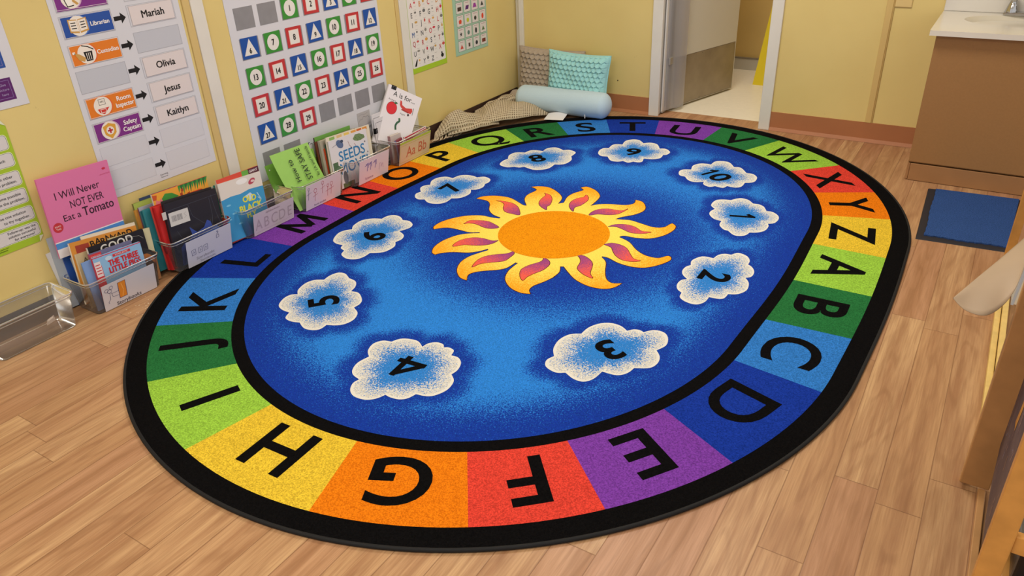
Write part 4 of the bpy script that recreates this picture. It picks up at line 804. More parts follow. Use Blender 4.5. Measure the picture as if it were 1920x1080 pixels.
book('light blue book titled The Three Little Pigs in red', -2.617, (1.233, 0.2055), (1.423, 0.1935), 0.004, 0.009, '#8fb8dc', GA, '#c8404a', a_pigs, lean=3.6)

Z1 = 0.014
def a_black(m, g, w_, h_):
    LN = C('#4a4c58')
    m.line(g, [(0, -0.030), (w_, -0.024)], 0.0015, LN, 0.0001)
    for p in ([(0.10, -0.03), (0.11, -0.08), (0.15, -0.12), (0.19, -0.15), (0.20, -0.10), (0.20, -0.03)], [(0.03, -0.12), (0.05, -0.17), (0.10, -0.16), (0.09, -0.12)], [(0.21, -0.02), (0.22, -0.10), (0.235, -0.16)]): m.line(g, p, 0.0015, LN, 0.0001)
    m.poly(g, [(0.02, -h_), (0.03, -0.190), (0.05, -0.175), (0.07, -0.178), (0.09, -0.150), (0.085, -0.120), (0.115, -0.150), (0.15, -0.140), (0.17, -0.115), (0.185, -0.125), (0.19, -0.15), (0.235, -0.17), (w_, -h_)], C('#3a4fa0'), 0.0002)
    m.poly(g, [(0.03, -h_), (0.06, -0.185), (0.13, -0.172), (0.21, -0.150), (0.235, -0.19), (w_, -h_)], C('#5478d0'), 0.0004)
    b_ = Fr(g.P(0.008, -0.040), g.u, g.v); m.rect(b_, 0, -0.055, 0.088, 0, C('#d0ccc8'), 0.0004); x = 0.010
    while x < 0.055:
        q = random.choice((0.001, 0.002, 0.003)); m.rect(b_, x, -0.038, x + q, -0.014, C('#8a8688'), 0.0006); x += q + 0.0018
    m.line(b_, [(0.064, -0.036), (0.076, -0.030), (0.066, -0.020), (0.078, -0.014)], 0.001, C('#9a9698'), 0.0006)
    m.rect(g, -0.018, -0.060, -0.0002, -0.030, C('#c8c2bc'), -0.0001)
book('black book with a white barcode sticker at the front of its bin', -2.619, (1.560, 0.294), (1.799, 0.277), Z1, 0.008, '#28262c', GB, '#2a2830', a_black, lean=3)
book('thin dark cover rising just behind the black barcoded book', -2.631, (1.560, 0.303), (1.789, 0.284), Z1, 0.004, '#302c30', GB, lean=3)
book('bright red book behind the black barcoded book', -2.639, (1.533, 0.287), (1.766, 0.280), Z1, 0.012, '#d0302c', GB, '#c82a2a', lean=3)
book('deep red book with a paler spine behind the bright red book', -2.653, (1.527, 0.288), (1.764, 0.281), Z1, 0.009, '#b82a2c', GB, '#d8483c', lean=3)
def a_jun(m, g, w_, h_):
    m.rect(g, 0, -h_, w_, 0, C('#e8a43c'), 0.0001); GR = C('#3f8f3e'); DG = C('#2c6a38')
    m.poly(g, [(0.028, -0.035), (0.055, -0.012), (0.085, -0.018), (0.112, -0.038), (0.075, -0.046), (0.045, -0.048)], GR, 0.0003)
    for i in range(13):
        x = 0.122 + 0.0105 * i; m.poly(g, [(x - 0.006, 0), (x + 0.008, 0), (x + 0.001 - 0.006, -0.030 - 0.006 * (i % 3))], DG if i % 2 else GR, 0.0003 + 0.0001 * (i % 2))
    for x, y in ((0.125, -0.018), (0.118, -0.032), (0.150, -0.040), (0.170, -0.048)): m.poly(g, [(x, y), (x + 0.013, y + 0.004), (x + 0.011, y - 0.009), (x + 0.002, y - 0.010)], C('#a8442a'), 0.0005)
    m.poly(g, [(0.005, -0.045), (0.012, -0.025), (0.024, -0.034), (0.036, -0.024), (0.040, -0.044), (0.034, -0.062), (0.012, -0.066)], C('#dc7d84'), 0.0005); m.poly(g, [(0.0, -0.025), (0.0, -0.004), (0.02, -0.008), (0.014, -0.026)], C('#c8542c'), 0.0004)
    m.rect(g, 0, -h_, w_, -0.060, C('#cc3a2c'), 0.0004)
book('orange jungle picture book with green leaves rising at the back', -2.665, (1.549, 0.329), (1.802, 0.321), Z1, 0.006, '#d84a34', GB, '#d6cfc4', a_jun, lean=3)
book('teal book wedged behind the jungle book', -2.674, (1.505, 0.279), (1.708, 0.271), Z1, 0.010, '#2f7f86', GB, '#3d9097', lean=3)
book('second darker teal book behind the first teal one', -2.686, (1.500, 0.274), (1.70, 0.268), Z1, 0.008, '#276a76', GB, '#2f7680', lean=3)
book('purple edged grey book beside the teal pair', -2.696, (1.500, 0.287), (1.70, 0.281), Z1, 0.005, '#a9a8b4', GB, '#7a4a6a', lean=3)
book('orange spined book near the back of its bin', -2.703, (1.487, 0.279), (1.69, 0.272), Z1, 0.007, '#c98a3a', GB, '#d09238', lean=3)
def a_g1(m, g, w_, h_): m.rect(g, 0, -0.026, w_, 0, C('#a4b454'), 0.0001)
book('yellow green book at the back left of its bin', -2.712, (1.493, 0.303), (1.688, 0.297), Z1, 0.007, '#8f9c48', GB, '#76703a', a_g1, lean=3)
book('navy topped paperback between the green and grey books', -2.7205, (1.53, 0.311), (1.70, 0.305), Z1, 0.006, '#3c4a6a', GB, lean=3, soft=True)

def a_sea(m, g, w_, h_):
    m.rect(g, 0, -h_, w_, 0, C('#e0d6cc'), 0.0001); m.poly(g, [(0, -h_), (0, -0.072), (0.05, -0.066), (0.10, -0.068), (0.15, -0.060), (w_, -0.064), (w_, -h_)], C('#3f96c8'), 0.0003)
    m.ell(g, 0.17, -0.030, 0.020, 0.011, C('#b84a5a'), 0.0004, rot=0.4); m.ell(g, 0.175, -0.030, 0.010, 0.005, C('#e4c8c4'), 0.0006); m.ell(g, 0.12, -0.018, 0.03, 0.012, C('#f0ece8'), 0.0003)
    Y = C('#e0dc4a'); m.text(g, 'OLD', 0.140, -0.098, 0.024, Y, 0.0006, bold=0.05, rot=-0.05); m.text(g, 'BLACK', 0.140, -0.135, 0.027, Y, 0.0006, bold=0.05, maxw=0.12); m.text(g, 'FLY', 0.135, -0.168, 0.022, Y, 0.0006, bold=0.05)
    m.poly(g, [(0.115, -0.085), (0.15, -0.075), (0.165, -0.092), (0.145, -0.108)], C('#c8d8ec'), 0.0005); m.line(g, [(0.185, -0.085), (0.20, -0.120), (0.185, -0.105)], 0.004, C('#a8cce8'), 0.0005)
    for x, y in ((0.03, -0.10), (0.05, -0.14), (0.02, -0.16), (0.07, -0.19)): m.ell(g, x, y, 0.012, 0.004, C('#7cc0e0'), 0.0004, 10)
book('blue and white sea picture book at the front of its bin', -2.630, (1.820, 0.283), (2.043, 0.268), Z1, 0.005, '#cfc8c0', GC, '#c8c4bc', a_sea, lean=5, soft=True)
def a_giant(m, g, w_, h_): m.rect(g, 0, -0.022, 0.13, 0, C('#d8503e'), 0.0001); m.rect(g, 0.13, -0.022, 0.165, 0, C('#6aa848'), 0.0001); m.rect(g, 0.165, -0.024, w_, 0, C('#5a2c38'), 0.0001); m.text(g, 'GIANT', 0.192, -0.012, 0.010, C('#e8dcdc'), 0.0003, bold=0.03)
book('red topped book with a maroon corner label behind the sea book', -2.637, (1.822, 0.2975), (2.044, 0.292), Z1, 0.005, '#d8503e', GC, '#d8c8b8', a_giant, lean=5, soft=True)
def a_D(m, g, w_, h_): m.text(g, 'D', 0.006, -0.070, 0.018, C('#2a4a8a'), 0.0002, bold=0.02)
for i, (cov, sp, lb) in enumerate((('#d4d0c8', '#dcd8d0', 'white paperback with a blue D on its edge'), ('#2c8a72', '#2c8a72', 'emerald green book under the white paperback'), ('#c8c2b4', '#d6d0c4', 'off white paperback leaning in the alphabet bin'), ('#88a0a4', '#b4b8b4', 'grey green paperback leaning in the alphabet bin'), ('#d0ccc4', '#e0dcd4', 'pale paperback at the back of the alphabet bin'), ('#9a9288', '#c4bca8', 'tan paperback against the back of the alphabet bin'))):
    book(lb, -2.644 - 0.0085 * i, (1.822 - 0.003 * i, 0.280 - 0.005 * i), (2.02, 0.270 - 0.005 * i), Z1, 0.0065, cov, GC, sp, a_D if i == 0 else None, lean=5, soft=True)

# green lettered papers, curling over the bin front
def paper(label, pts_top, w_, mat_, art, name='lettered_paper', group=None, cat='paper'):
    """a sheet swept from a top edge along a profile of (x, z, y shift)"""
    prof = catmull(pts_top, 5); m = MB(); nu = 8
    for q, off in ((0, 0), (1, 0.0012)):
        def fn(a, b, off=off):
            s_ = b * (len(prof) - 1); i = min(int(s_), len(prof) - 2); t = s_ - i; P = [prof[i][k] * (1 - t) + prof[i + 1][k] * t for k in range(3)]
            return Vector((P[0] - off, P[2] + w_ * a, P[1] - 0.006 * a))
        m.grid(nu, len(prof), fn, mat_, True, flip=(q == 0))
    if art: art(m)
    o = m.build(name, origin=(pts_top[-1][0], pts_top[-1][2] + w_ / 2, pts_top[-1][1])); tag(o, label, cat, group); return o
GPAP = C('#9fd068', 0.5, var=0.03, scale=20)
def a_safe(m):
    K = C('#2c3a2c'); v0 = Vector((0.034, 0.030, -0.165)).normalized()
    g = Fr((-2.6595, 2.140, 0.300), (0, 1, -0.02), -v0)
    for txt, x, y, H, mw in (('How to', 0.080, -0.100, 0.026, 0.11), ('STAY SAFE', 0.146, -0.085, 0.031, 0.155), ('by LA and Friends', 0.200, -0.085, 0.015, 0.15)):
        m.text(g, txt, x, y, H, K, 0.004, rot=math.pi / 2, maxw=mw, bold=0.008)
paper('large green paper reading How to stay safe in marker', [(-2.662, 0.302, 2.136), (-2.648, 0.235, 2.146), (-2.632, 0.150, 2.165), (-2.614, 0.075, 2.185), (-2.606, 0.022, 2.200)], 0.232, GPAP, a_safe, group=GD)
m_ = C('#86bf4c', 0.5)
paper('second green paper standing behind the lettered green one', [(-2.700, 0.250, 2.128), (-2.698, 0.17, 2.140), (-2.694, 0.10, 2.16), (-2.69, 0.022, 2.175)], 0.300, m_, lambda m: m.lathe([(0.004, 0.0), (0.0, 0.0012)], (-2.6975, 2.150, 0.225), C('#f0eee0'), 10, 'x'), group=GD)
def a_cr(m): 
    g = Fr((-2.7105, 2.38, 0.27), (0, 1, 0), (0, 0, 1)); m.rect(g, 0.02, -0.12, 0.075, -0.075, C('#a8854a'), 0.004)
paper('cream sheet with a tan patch at the back of the green paper bin', [(-2.714, 0.262, 2.385), (-2.712, 0.16, 2.388), (-2.710, 0.022, 2.39)], 0.085, C('#c9c4c0', 0.5), a_cr, group=GD)

def a_seeds(m, g, w_, h_):
    B = C('#2c7ab0'); m.text(g, 'SEEDS', 0.145, -0.090, 0.048, B, 0.0002, bold=0.012, maxw=0.205); m.text(g, 'MOVE!', 0.150, -0.152, 0.052, B, 0.0002, bold=0.012, maxw=0.20)
    m.ell(g, 0.072, -0.030, 0.026, 0.018, C('#5c6f94'), 0.0002, rot=-0.7); m.line(g, [(0.020, -0.034), (0.080, -0.018)], 0.0014, C('#4a4a52'), 0.0004); m.ell(g, 0.088, -0.020, 0.010, 0.008, C('#3e4a64'), 0.0004)
    m.poly(g, [(0.165, -0.028), (0.185, -0.010), (0.215, -0.012), (0.245, -0.025), (0.250, -0.040), (0.220, -0.046), (0.195, -0.045), (0.175, -0.038)], C('#6f8a5c'), 0.0002)
    for i in range(9): m.ell(g, 0.185 + 0.007 * i, -0.026 - 0.006 * (i % 3), 0.0022, 0.0018, C('#45583c'), 0.0004, 8)
    m.line(g, [(0.130, -0.030), (0.135, -0.050), (0.145, -0.060)], 0.0018, C('#8a4434'), 0.0003); m.line(g, [(0.17, -0.05), (0.185, -0.075), (0.20, -0.10)], 0.0018, C('#a04a54'), 0.0003)
    for x, y in ((0.145, -0.065), (0.245, -0.060), (0.205, -0.105), (0.255, -0.115)): m.ell(g, x, y, 0.0035, 0.004, C('#4a3038'), 0.0004, 8)
    m.rect(g, 0.006, -0.150, 0.040, -0.110, C('#4f6a4c'), 0.0002); m.ell(g, 0.075, -0.200, 0.016, 0.034, C('#6a6c70'), 0.0002); m.rect(g, 0.05, -h_, 0.13, -0.225, C('#5d6a44'), 0.0002)
book('white picture book titled Seeds Move in blue letters', -2.640, (2.474, 0.270), (2.741, 0.261), Z1, 0.005, '#dcd9dc', GE, '#d2cec8', a_seeds, lean=4, soft=True)
def a_cor(m, g, w_, h_):
    for x, c_ in ((0.02, '#8ab060'), (0.07, '#d8b880'), (0.12, '#e0c060'), (0.17, '#d89a4a'), (0.21, '#c8642c'), (0.25, '#d89040')): m.rect(g, x, -0.018, x + 0.035, -0.004, C(c_), 0.0001)
book('cream book with orange pictures along its top edge', -2.648, (2.472, 0.288), (2.775, 0.271), Z1, 0.006, '#e0d6c0', GE, '#dcd2c0', a_cor, lean=4)
book('thin dark green book tucked behind the seed book', -2.656, (2.468, 0.255), (2.70, 0.250), Z1, 0.004, '#3f5c44', GE, '#4a6850', lean=4)
book('small orange and black spined book in the Science bin', -2.662, (2.462, 0.235), (2.66, 0.232), Z1, 0.005, '#d8552c', GE, '#cc4c28', lean=4, soft=True)
book('thick beige paged book in the Science bin', -2.669, (2.450, 0.275), (2.71, 0.268), Z1, 0.016, '#a8a08c', GE, '#b8b09c', lean=4)
book('dark brown book at the back of the Science bin', -2.687, (2.440, 0.272), (2.70, 0.265), Z1, 0.008, '#6a4030', GE, '#7a3a28', lean=4)
book('green topped book at the very back of the Science bin', -2.697, (2.444, 0.290), (2.69, 0.283), Z1, 0.006, '#6aa04a', GE, '#3a2c28', lean=3)
m = MB(); m.fbox(Fr((-2.700, 2.72, 0.02), (0, 1, 0), (0, 0, 1)), 0, 0, 0.10, 0.225, 0, 0.012, C('#8f8a7c', 0.6)); m.fbox(Fr((-2.700, 2.72, 0.02), (0, 1, 0), (0, 0, 1)), 0.01, 0.15, 0.09, 0.215, 0.012, 0.0125, C('#5a5a4c', 0.6))
tag(m.build('workbook', origin=(-2.694, 2.77, 0.02)), 'grey green workbook at the back right of the Science bin', 'book', GE)

# whiteboards, alphabet pad and red books in the last bin
for i, (X, y0, zt) in enumerate(((-2.712, 2.868, 0.285), (-2.703, 2.872, 0.262))):
    g = Fr((X, y0, Z1), (0, 1, 0.0), (0, -0.0, 1)); t = thing('dry_erase_board', (X, y0 + 0.1, Z1), ['taller white dry erase board behind the alphabet pad', 'shorter white dry erase board with a grey outline by the alphabet pad'][i], 'board', GF)
    m = MB(); m.fbox(g, 0, 0, 0.19, zt - Z1, -0.003, 0.002, C('#dcd9dc', 0.2)); m.build('panel', t); m = MB(); m.frame(g, 0.010, 0.01, 0.18, zt - Z1 - 0.02, 0.0022, C('#6a6870', 0.4), 0.0022); m.build('printed_border', t)
TLp = Vector((-2.702, 3.028, 0.412)); uu = Vector((0.08, 0.146, -0.100)).normalized(); vv = Vector((-0.02, 0.086, 0.246)); vv = (vv - uu * vv.dot(uu)).normalized()
pf = Fr(TLp, uu, vv); pw = 0.205; ph = (TLp.z - 0.085 * 0.0 - 0.150) / vv.z
pad = thing('alphabet_pad', pf.P(pw / 2, -ph, 0), 'tall white alphabet pad reading A is for with a red apple and aeroplane', 'pad')
m = MB(); m.fbox(pf, 0, -ph, pw, 0, -0.0006, 0.0004, C('#e6e1e3', 0.4)); K = C('#222022')
m.text(pf, 'A is for...', 0.104, -0.034, 0.025, K, 0.0008, maxw=0.17, bold=0.004); m.text(pf, 'Airplane', 0.040, -0.070, 0.009, C('#5a565a'), 0.0008); m.text(pf, 'Apple', 0.120, -0.120, 0.009, C('#5a565a'), 0.0008)
m.ell(pf, 0.050, -0.112, 0.031, 0.034, C('#7a2428'), 0.0007); m.ell(pf, 0.050, -0.112, 0.0295, 0.0325, C('#d8323a'), 0.0009); m.poly(pf, [(0.052, -0.082), (0.066, -0.072), (0.078, -0.078), (0.064, -0.086)], C('#3f6a44'), 0.0010); m.line(pf, [(0.049, -0.083), (0.047, -0.074)], 0.002, C('#4a3a2a'), 0.0010)
m.poly(pf, [(0.086, -0.055), (0.097, -0.058), (0.104, -0.076), (0.130, -0.084), (0.165, -0.074), (0.172, -0.088), (0.165, -0.104), (0.130, -0.104), (0.100, -0.090), (0.090, -0.080)], C('#cc4640'), 0.0008); m.poly(pf, [(0.108, -0.096), (0.15, -0.098), (0.15, -0.106), (0.104, -0.102)], C('#a83834'), 0.0010); m.line(pf, [(0.174, -0.070), (0.176, -0.106)], 0.003, C('#6a6468'), 0.0010); m.ell(pf, 0.153, -0.114, 0.006, 0.007, C('#4a3a3c'), 0.0010, 12)
m.line(pf, catmull([(0.110, -0.150), (0.114, -0.162), (0.104, -0.175), (0.100, -0.192), (0.106, -0.21)], 4), 0.011, C('#5c8a68'), 0.0008)
m.build('front_page', pad); m = MB(); m.fbox(pf, -0.004, -ph, pw - 0.004, -0.002, -0.012, -0.0008, C('#cfcac6', 0.5)); m.build('page_block', pad)
def clip(fr, x, y, label):
    m = MB(); P = [fr.P(x + dx, y + dy, h) for dx, dy, h in ((-0.014, 0.003, -0.008), (0.014, 0.003, -0.008), (0.014, 0.003, -0.003), (-0.014, 0.003, -0.003), (-0.014, -0.016, 0.0012), (0.014, -0.016, 0.0012))]
    m.add(P, [(0, 1, 2, 3), (3, 2, 5, 4)], C('#151516', 0.3)); m.fbox(fr, x - 0.014, y - 0.018, x + 0.014, y + 0.003, 0.0006, 0.0022, C('#151516', 0.3)); m.fbox(fr, x - 0.014, y - 0.001, x + 0.014, y + 0.003, -0.014, 0.0022, C('#151516', 0.3)); m.fbox(fr, x - 0.014, y - 0.018, x + 0.014, y + 0.003, -0.014, -0.0125, C('#151516', 0.3))
    m.tube([fr.P(x - 0.008, y - 0.016, 0.003), fr.P(x - 0.006, y - 0.002, 0.006), fr.P(x + 0.006, y - 0.002, 0.006), fr.P(x + 0.008, y - 0.016, 0.003)], 0.0008, C('#8a8a90', 0.3, metal=0.8), n=6)
    tag(m.build('binder_clip', origin=fr.P(x, y, 0)), label, 'clip')
clip(pf, 0.030, 0.0, 'black binder clip on the top edge of the alphabet pad')
g = Fr((-2.701, 2.872, 0.19), (0, 0, 1), (0, -1, 0)); clip(g, 0.010, 0.0, 'black binder clip on the side of the dry erase boards')
def a_red(m, g, w_, h_): m.rect(g, 0.004, -0.020, w_ - 0.004, -0.004, C('#b82c38'), 0.0001); m.text(g, 'left and right', 0.05, -0.013, 0.007, C('#e8c8cc'), 0.0003, maxw=0.08)
book('white book with a red title band leaning low in the last bin', -2.606, (2.985, 0.149), (3.176, 0.157), Z1, 0.004, '#e0d8d6', GF, '#c83a44', a_red, lean=1.5, soft=True)
book('white book with a plain red band in front of the titled one', -2.599, (2.990, 0.138), (3.170, 0.150), Z1, 0.004, '#e0d8d6', GF, '#b83040', lambda m, g, w_, h_: m.rect(g, 0.002, -0.012, w_, -0.003, C('#b02c3a'), 0.0001), lean=0.5, soft=True)
book('small maroon and lilac paperback at the left of the last bin', -2.612, (2.925, 0.145), (2.975, 0.150), Z1, 0.010, '#8a3444', GF, '#8a86b4', lean=2)
book('stack of thin white paperbacks at the left of the last bin', -2.640, (2.915, 0.168), (3.0, 0.165), Z1, 0.018, '#c8bcb8', GF, '#b0888c', lean=2)
# ================================================================== READING CORNER
def fabric(name, ha, hb, sc=420):
    g = NT(name); o = g.obj(); f = g.noise(o, sc, 2, 0.6); f2 = g.noise(o, 12, 2)
    col = g.mix(g.ramp(f, 0.3, 0.7), rgb(ha), rgb(hb)); g.l(col, g.b.inputs['Base Color']); g.b.inputs['Roughness'].default_value = 0.9; g.b.inputs['Specular IOR Level'].default_value = 0.15
    g.b.inputs['Sheen Weight'].default_value = 0.25; g.bump(f, 0.25, 0.002); return g.m
def scale_h(s, t):
    """raised lip of overlapping scallops, rows hanging down"""
    best = 0.0
    for r in (math.floor(t), math.floor(t) + 1):
        for dx in (-1, 0, 1):
            c0 = math.floor(s) + dx + (0.5 if r % 2 else 0.0); d = math.hypot((s - c0 - 0.0) / 0.62, (t - r) / 0.95 if t < r else 9)
            if d < 1.0: best = max(best, 0.25 + 0.75 * d ** 2) if r == math.floor(t) + 1 else best
    return best
def pillow(name, c, W_, H_, T_, yaw, lean, roll, mat_, label, n=150, sc=15.0, ear=0.06):
    c = Vector(c); R_ = Matrix.Rotation(yaw, 3, 'Z') @ Matrix.Rotation(-lean, 3, 'X') @ Matrix.Rotation(roll, 3, 'Y')
    t = thing(name, (c.x, c.y, 0.0 + c.z - H_ / 2), label, 'pillow')
    def pos(u, v, side, amp):
        a, b = 2 * u - 1, 2 * v - 1
        # edges pull in between the corners
        x = a * W_ / 2 * (1 - ear * (1 - b * b)) ; z = b * H_ / 2 * (1 - ear * (1 - a * a))
        th = T_ / 2 * (max(0.0, (1 - a ** 4)) * max(0.0, (1 - b ** 4))) ** 0.5
        wr = 0.006 * math.sin(7 * a + 3 * b) * math.sin(5 * b - 2 * a)
        e = min(1, 8 * (1 - abs(a))) * min(1, 8 * (1 - abs(b)))
        h = amp * scale_h((u * sc) + 0.3 * math.sin(3 * v), v * sc * 1.15 * (H_ / W_)) * e if side < 0 else 0.0
        return c + R_ @ Vector((x, side * (th + wr * e + h), z))
    m = MB(); m.grid(n, n, lambda u, v: pos(u, v, -1, 0.0125), mat_, True); m.build('front_panel', t)
    m = MB(); m.grid(30, 30, lambda u, v: pos(u, v, 1, 0), mat_, True, flip=True); m.build('back_panel', t)
    loop = [(k / 30, 0) for k in range(30)] + [(1, k / 30) for k in range(30)] + [(1 - k / 30, 1) for k in range(30)] + [(0, 1 - k / 30) for k in range(30)]
    m = MB(); m.tube([pos(a, b, 1, 0) for a, b in loop], 0.004, mat_, n=6, closed=True); m.build('piping', t)
    return t
pillow('scallop_pillow', (-2.452, 4.300, 0.178), 0.46, 0.375, 0.105, 0.10, 0.10, 0.03, fabric('taupe_fabric', '#9a8b7a', '#b3a491'), 'taupe grey scalloped pillow leaning in the corner behind the bolster', sc=13)
pillow('scallop_pillow', (-2.222, 4.236, 0.186), 0.435, 0.365, 0.11, -0.02, 0.14, 0.02, fabric('aqua_fabric', '#8cc7c8', '#a8dcda'), 'aqua blue scalloped pillow leaning on the wall behind the bolster', sc=13)
m = MB(); TAU = fabric('taupe_corner', '#9a8b7a', '#b3a491')
tb = thing('bolster_pillow', (-2.27, 4.135, 0.011), 'long pale blue bolster pillow lying at the rug edge', 'pillow')
PB = fabric('pale_blue_fabric', '#b4ccd8', '#c4d9e2', 700)
prof = []
L_, R0 = 0.325, 0.082
for k in range(13): a = math.pi / 2 * k / 12; prof.append((R0 * math.sin(a), -L_ + 0.055 * (1 - math.cos(a))))
for k in range(1, 12): prof.append((R0 * (1 + 0.018 * math.sin(k * 0.8)), -L_ + 0.055 + (2 * L_ - 0.11) * k / 12))
for k in range(13): a = math.pi / 2 * (1 - k / 12); prof.append((R0 * math.sin(a), L_ - 0.055 * (1 - math.cos(a))))
m.lathe([(r, z) for r, z in prof], (0, 0, 0), PB, 40, 'x')
Rz = Matrix.Rotation(0.03, 3, 'Z'); m.v = [tuple(Vector((-2.272, 4.135, 0.090)) + Rz @ Vector((x, y, z * 0.95))) for x, y, z in m.v]; m.build('body', tb)
m = MB(); TG = C('#e4e2e2', 0.5)
m.grid(8, 6, lambda u, v: Vector((-2.325 + 0.115 * u + 0.02 * v, 4.052 - 0.10 * v + 0.035 * u, 0.030 - 0.012 * v + 0.008 * math.sin(u * 3.1) * (1 - v) + 0.001)), TG, True); m.build('care_tag', tb)
m = MB(); m.box((-2.075, 4.050, 0.028), (-2.071, 4.054, 0.050), TG); m.build('thread_end', tb)

# knitted throw
def m_knit():
    g = NT('knitted_cream_yarn'); uv = g.n('UVMap'); uv.uv_map = 'UVMap'; s = g.n('SeparateXYZ'); g.l(uv.outputs[0], s.inputs[0])
    a = g.math('MULTIPLY', g.math('SINE', g.math('MULTIPLY', s.outputs[0], 6.2832)), g.math('SINE', g.math('MULTIPLY', s.outputs[1], 6.2832)))
    hole = g.ramp(g.math('ABSOLUTE', a), 0.55, 0.85); f = g.noise(g.obj(), 500, 2)
    col = g.mix(g.ramp(f, 0.3, 0.7), rgb('#d3bf9e'), rgb('#e4d5b8')); col = g.mix(g.math('MULTIPLY', hole, 0.85), col, rgb('#7d6443'))
    g.l(col, g.b.inputs['Base Color']); g.b.inputs['Roughness'].default_value = 0.95; g.b.inputs['Specular IOR Level'].default_value = 0.1
    g.bump(g.math('SUBTRACT', f, g.math('MULTIPLY', hole, 2.5)), 0.8, 0.006); return g.m
KN = m_knit()
def strip(front, back, hts, nu, nv, fold, ku, kv, name, parent, z0=0.003, under=0.02):
    N = len(front)
    def lerp(L, s_):
        i = min(int(s_), N - 2); t = s_ - i; t = t * t * (3 - 2 * t) * 0.5 + t * 0.5
        return [L[i][k] * (1 - t) + L[i + 1][k] * t for k in range(len(L[0]))]
    H1 = [(h,) for h in hts]
    def fn(u, v):
        s_ = u * (N - 1); F1 = lerp(front, s_); B1 = lerp(back, s_); h = lerp(H1, s_)[0]
        x = F1[0] + (B1[0] - F1[0]) * v; y = F1[1] + (B1[1] - F1[1]) * v
        pr = max(0.0, math.sin(math.pi * min(1, v * 0.93 + 0.02))) ** 0.42
        z = z0 + h * pr * (1 + fold * math.sin(7.5 * u + 9 * v) * 0.5 + 0.06 * math.sin(17 * u - 7 * v)) 
        return Vector((x, y, max(z0, z)))
    m = MB(); m.grid(nu, nv, fn, KN, True); o = m.build(name, parent)
    uvl = o.data.uv_layers.new(name='UVMap')
    for lp in o.data.loops:
        i = lp.vertex_index; uvl.data[lp.index].uv = ((i % nu) / (nu - 1) * ku, (i // nu) / (nv - 1) * kv)
    sm = o.modifiers.new('solid', 'SOLIDIFY'); sm.thickness = 0.004; sm.offset = 1
    return o
tb = thing('knitted_throw', (-2.6, 3.8, 0.0), 'beige open knit throw blanket heaped on the floor along the left wall', 'blanket')
strip([(-2.700, 3.375), (-2.650, 3.47), (-2.600, 3.56), (-2.575, 3.66), (-2.565, 3.74), (-2.56, 3.82)], [(-2.735, 3.42), (-2.736, 3.52), (-2.736, 3.63), (-2.736, 3.74), (-2.73, 3.83), (-2.70, 3.90)], [0.030, 0.115, 0.118, 0.075, 0.055, 0.03], 120, 50, 0.10, 19, 8, 'bunched_end', tb)
strip([(-2.600, 3.64), (-2.555, 3.70), (-2.500, 3.755), (-2.450, 3.795), (-2.410, 3.873), (-2.375, 3.95), (-2.335, 4.055)], [(-2.70, 3.80), (-2.725, 3.90), (-2.70, 4.0), (-2.62, 4.06), (-2.52, 4.07), (-2.43, 4.07), (-2.338, 4.068)], [0.035, 0.070, 0.088, 0.092, 0.085, 0.060, 0.012], 140, 70, 0.05, 20, 12, 'middle_fold', tb, 0.014)
strip([(-2.715, 3.80), (-2.69, 3.95), (-2.66, 4.08), (-2.62, 4.16)], [(-2.738, 3.84), (-2.738, 3.98), (-2.738, 4.12), (-2.73, 4.24)], [0.05, 0.070, 0.080, 0.08], 60, 18, 0.05, 12, 3, 'back_fold', tb)
strip([(-2.660, 3.44), (-2.590, 3.54), (-2.560, 3.64), (-2.530, 3.715), (-2.51, 3.76)], [(-2.70, 3.50), (-2.655, 3.60), (-2.62, 3.70), (-2.59, 3.77), (-2.55, 3.80)], [0.02, 0.040, 0.045, 0.035, 0.015], 90, 16, 0.1, 14, 3, 'lower_fold', tb, 0.012)
m = MB()
for i in range(16):
    y = 3.36 + 0.012 * i + random.uniform(-0.006, 0.006); x = -2.715 + 0.0045 * i
    p = [(x, y + 0.05, 0.05), (x + 0.004, y + 0.02, 0.035 + 0.01 * random.random()), (x + 0.012, y - 0.005, 0.012), (x + 0.016 + random.uniform(-0.01, 0.01), y - 0.03, 0.006)]
    m.tube(catmull(p, 3), 0.0028, C('#cdbb9b', 0.9), n=5)
m.build('fringe', tb)
m = MB(); m.lathe([(0.0, 0.055), (0.035, 0.05), (0.052, 0.03), (0.055, 0.0)], (-2.655, 4.215, 0.050), TAU, 20)
tag(m.build('pillow_corner', origin=(-2.688, 4.205, 0.012)), 'taupe scalloped cushion lump poking out left of the bolster on the throw', 'pillow')

# ================================================================== DOORWAY SIGN, SINK UNIT, MAT
fs = thing('wet_floor_sign', (-1.30, 5.45, 0), 'yellow folding floor sign standing in the washroom behind the door frame', 'sign'); YL = C('#dcc51c', 0.35)
for s_ in (-1, 1):
    m = MB(); P = [(-1.425, 5.45 + s_ * 0.12, 0.0), (-1.155, 5.45 + s_ * 0.12, 0.0), (-1.205, 5.45 + s_ * 0.01, 0.62), (-1.365, 5.45 + s_ * 0.01, 0.62)]
    q = [(x, y + 0.012, z) for x, y, z in P]; m.add(P + q, [(0, 1, 2, 3), (7, 6, 5, 4), (0, 4, 5, 1), (1, 5, 6, 2), (2, 6, 7, 3), (3, 7, 4, 0)], YL); m.build('leaf', fs)

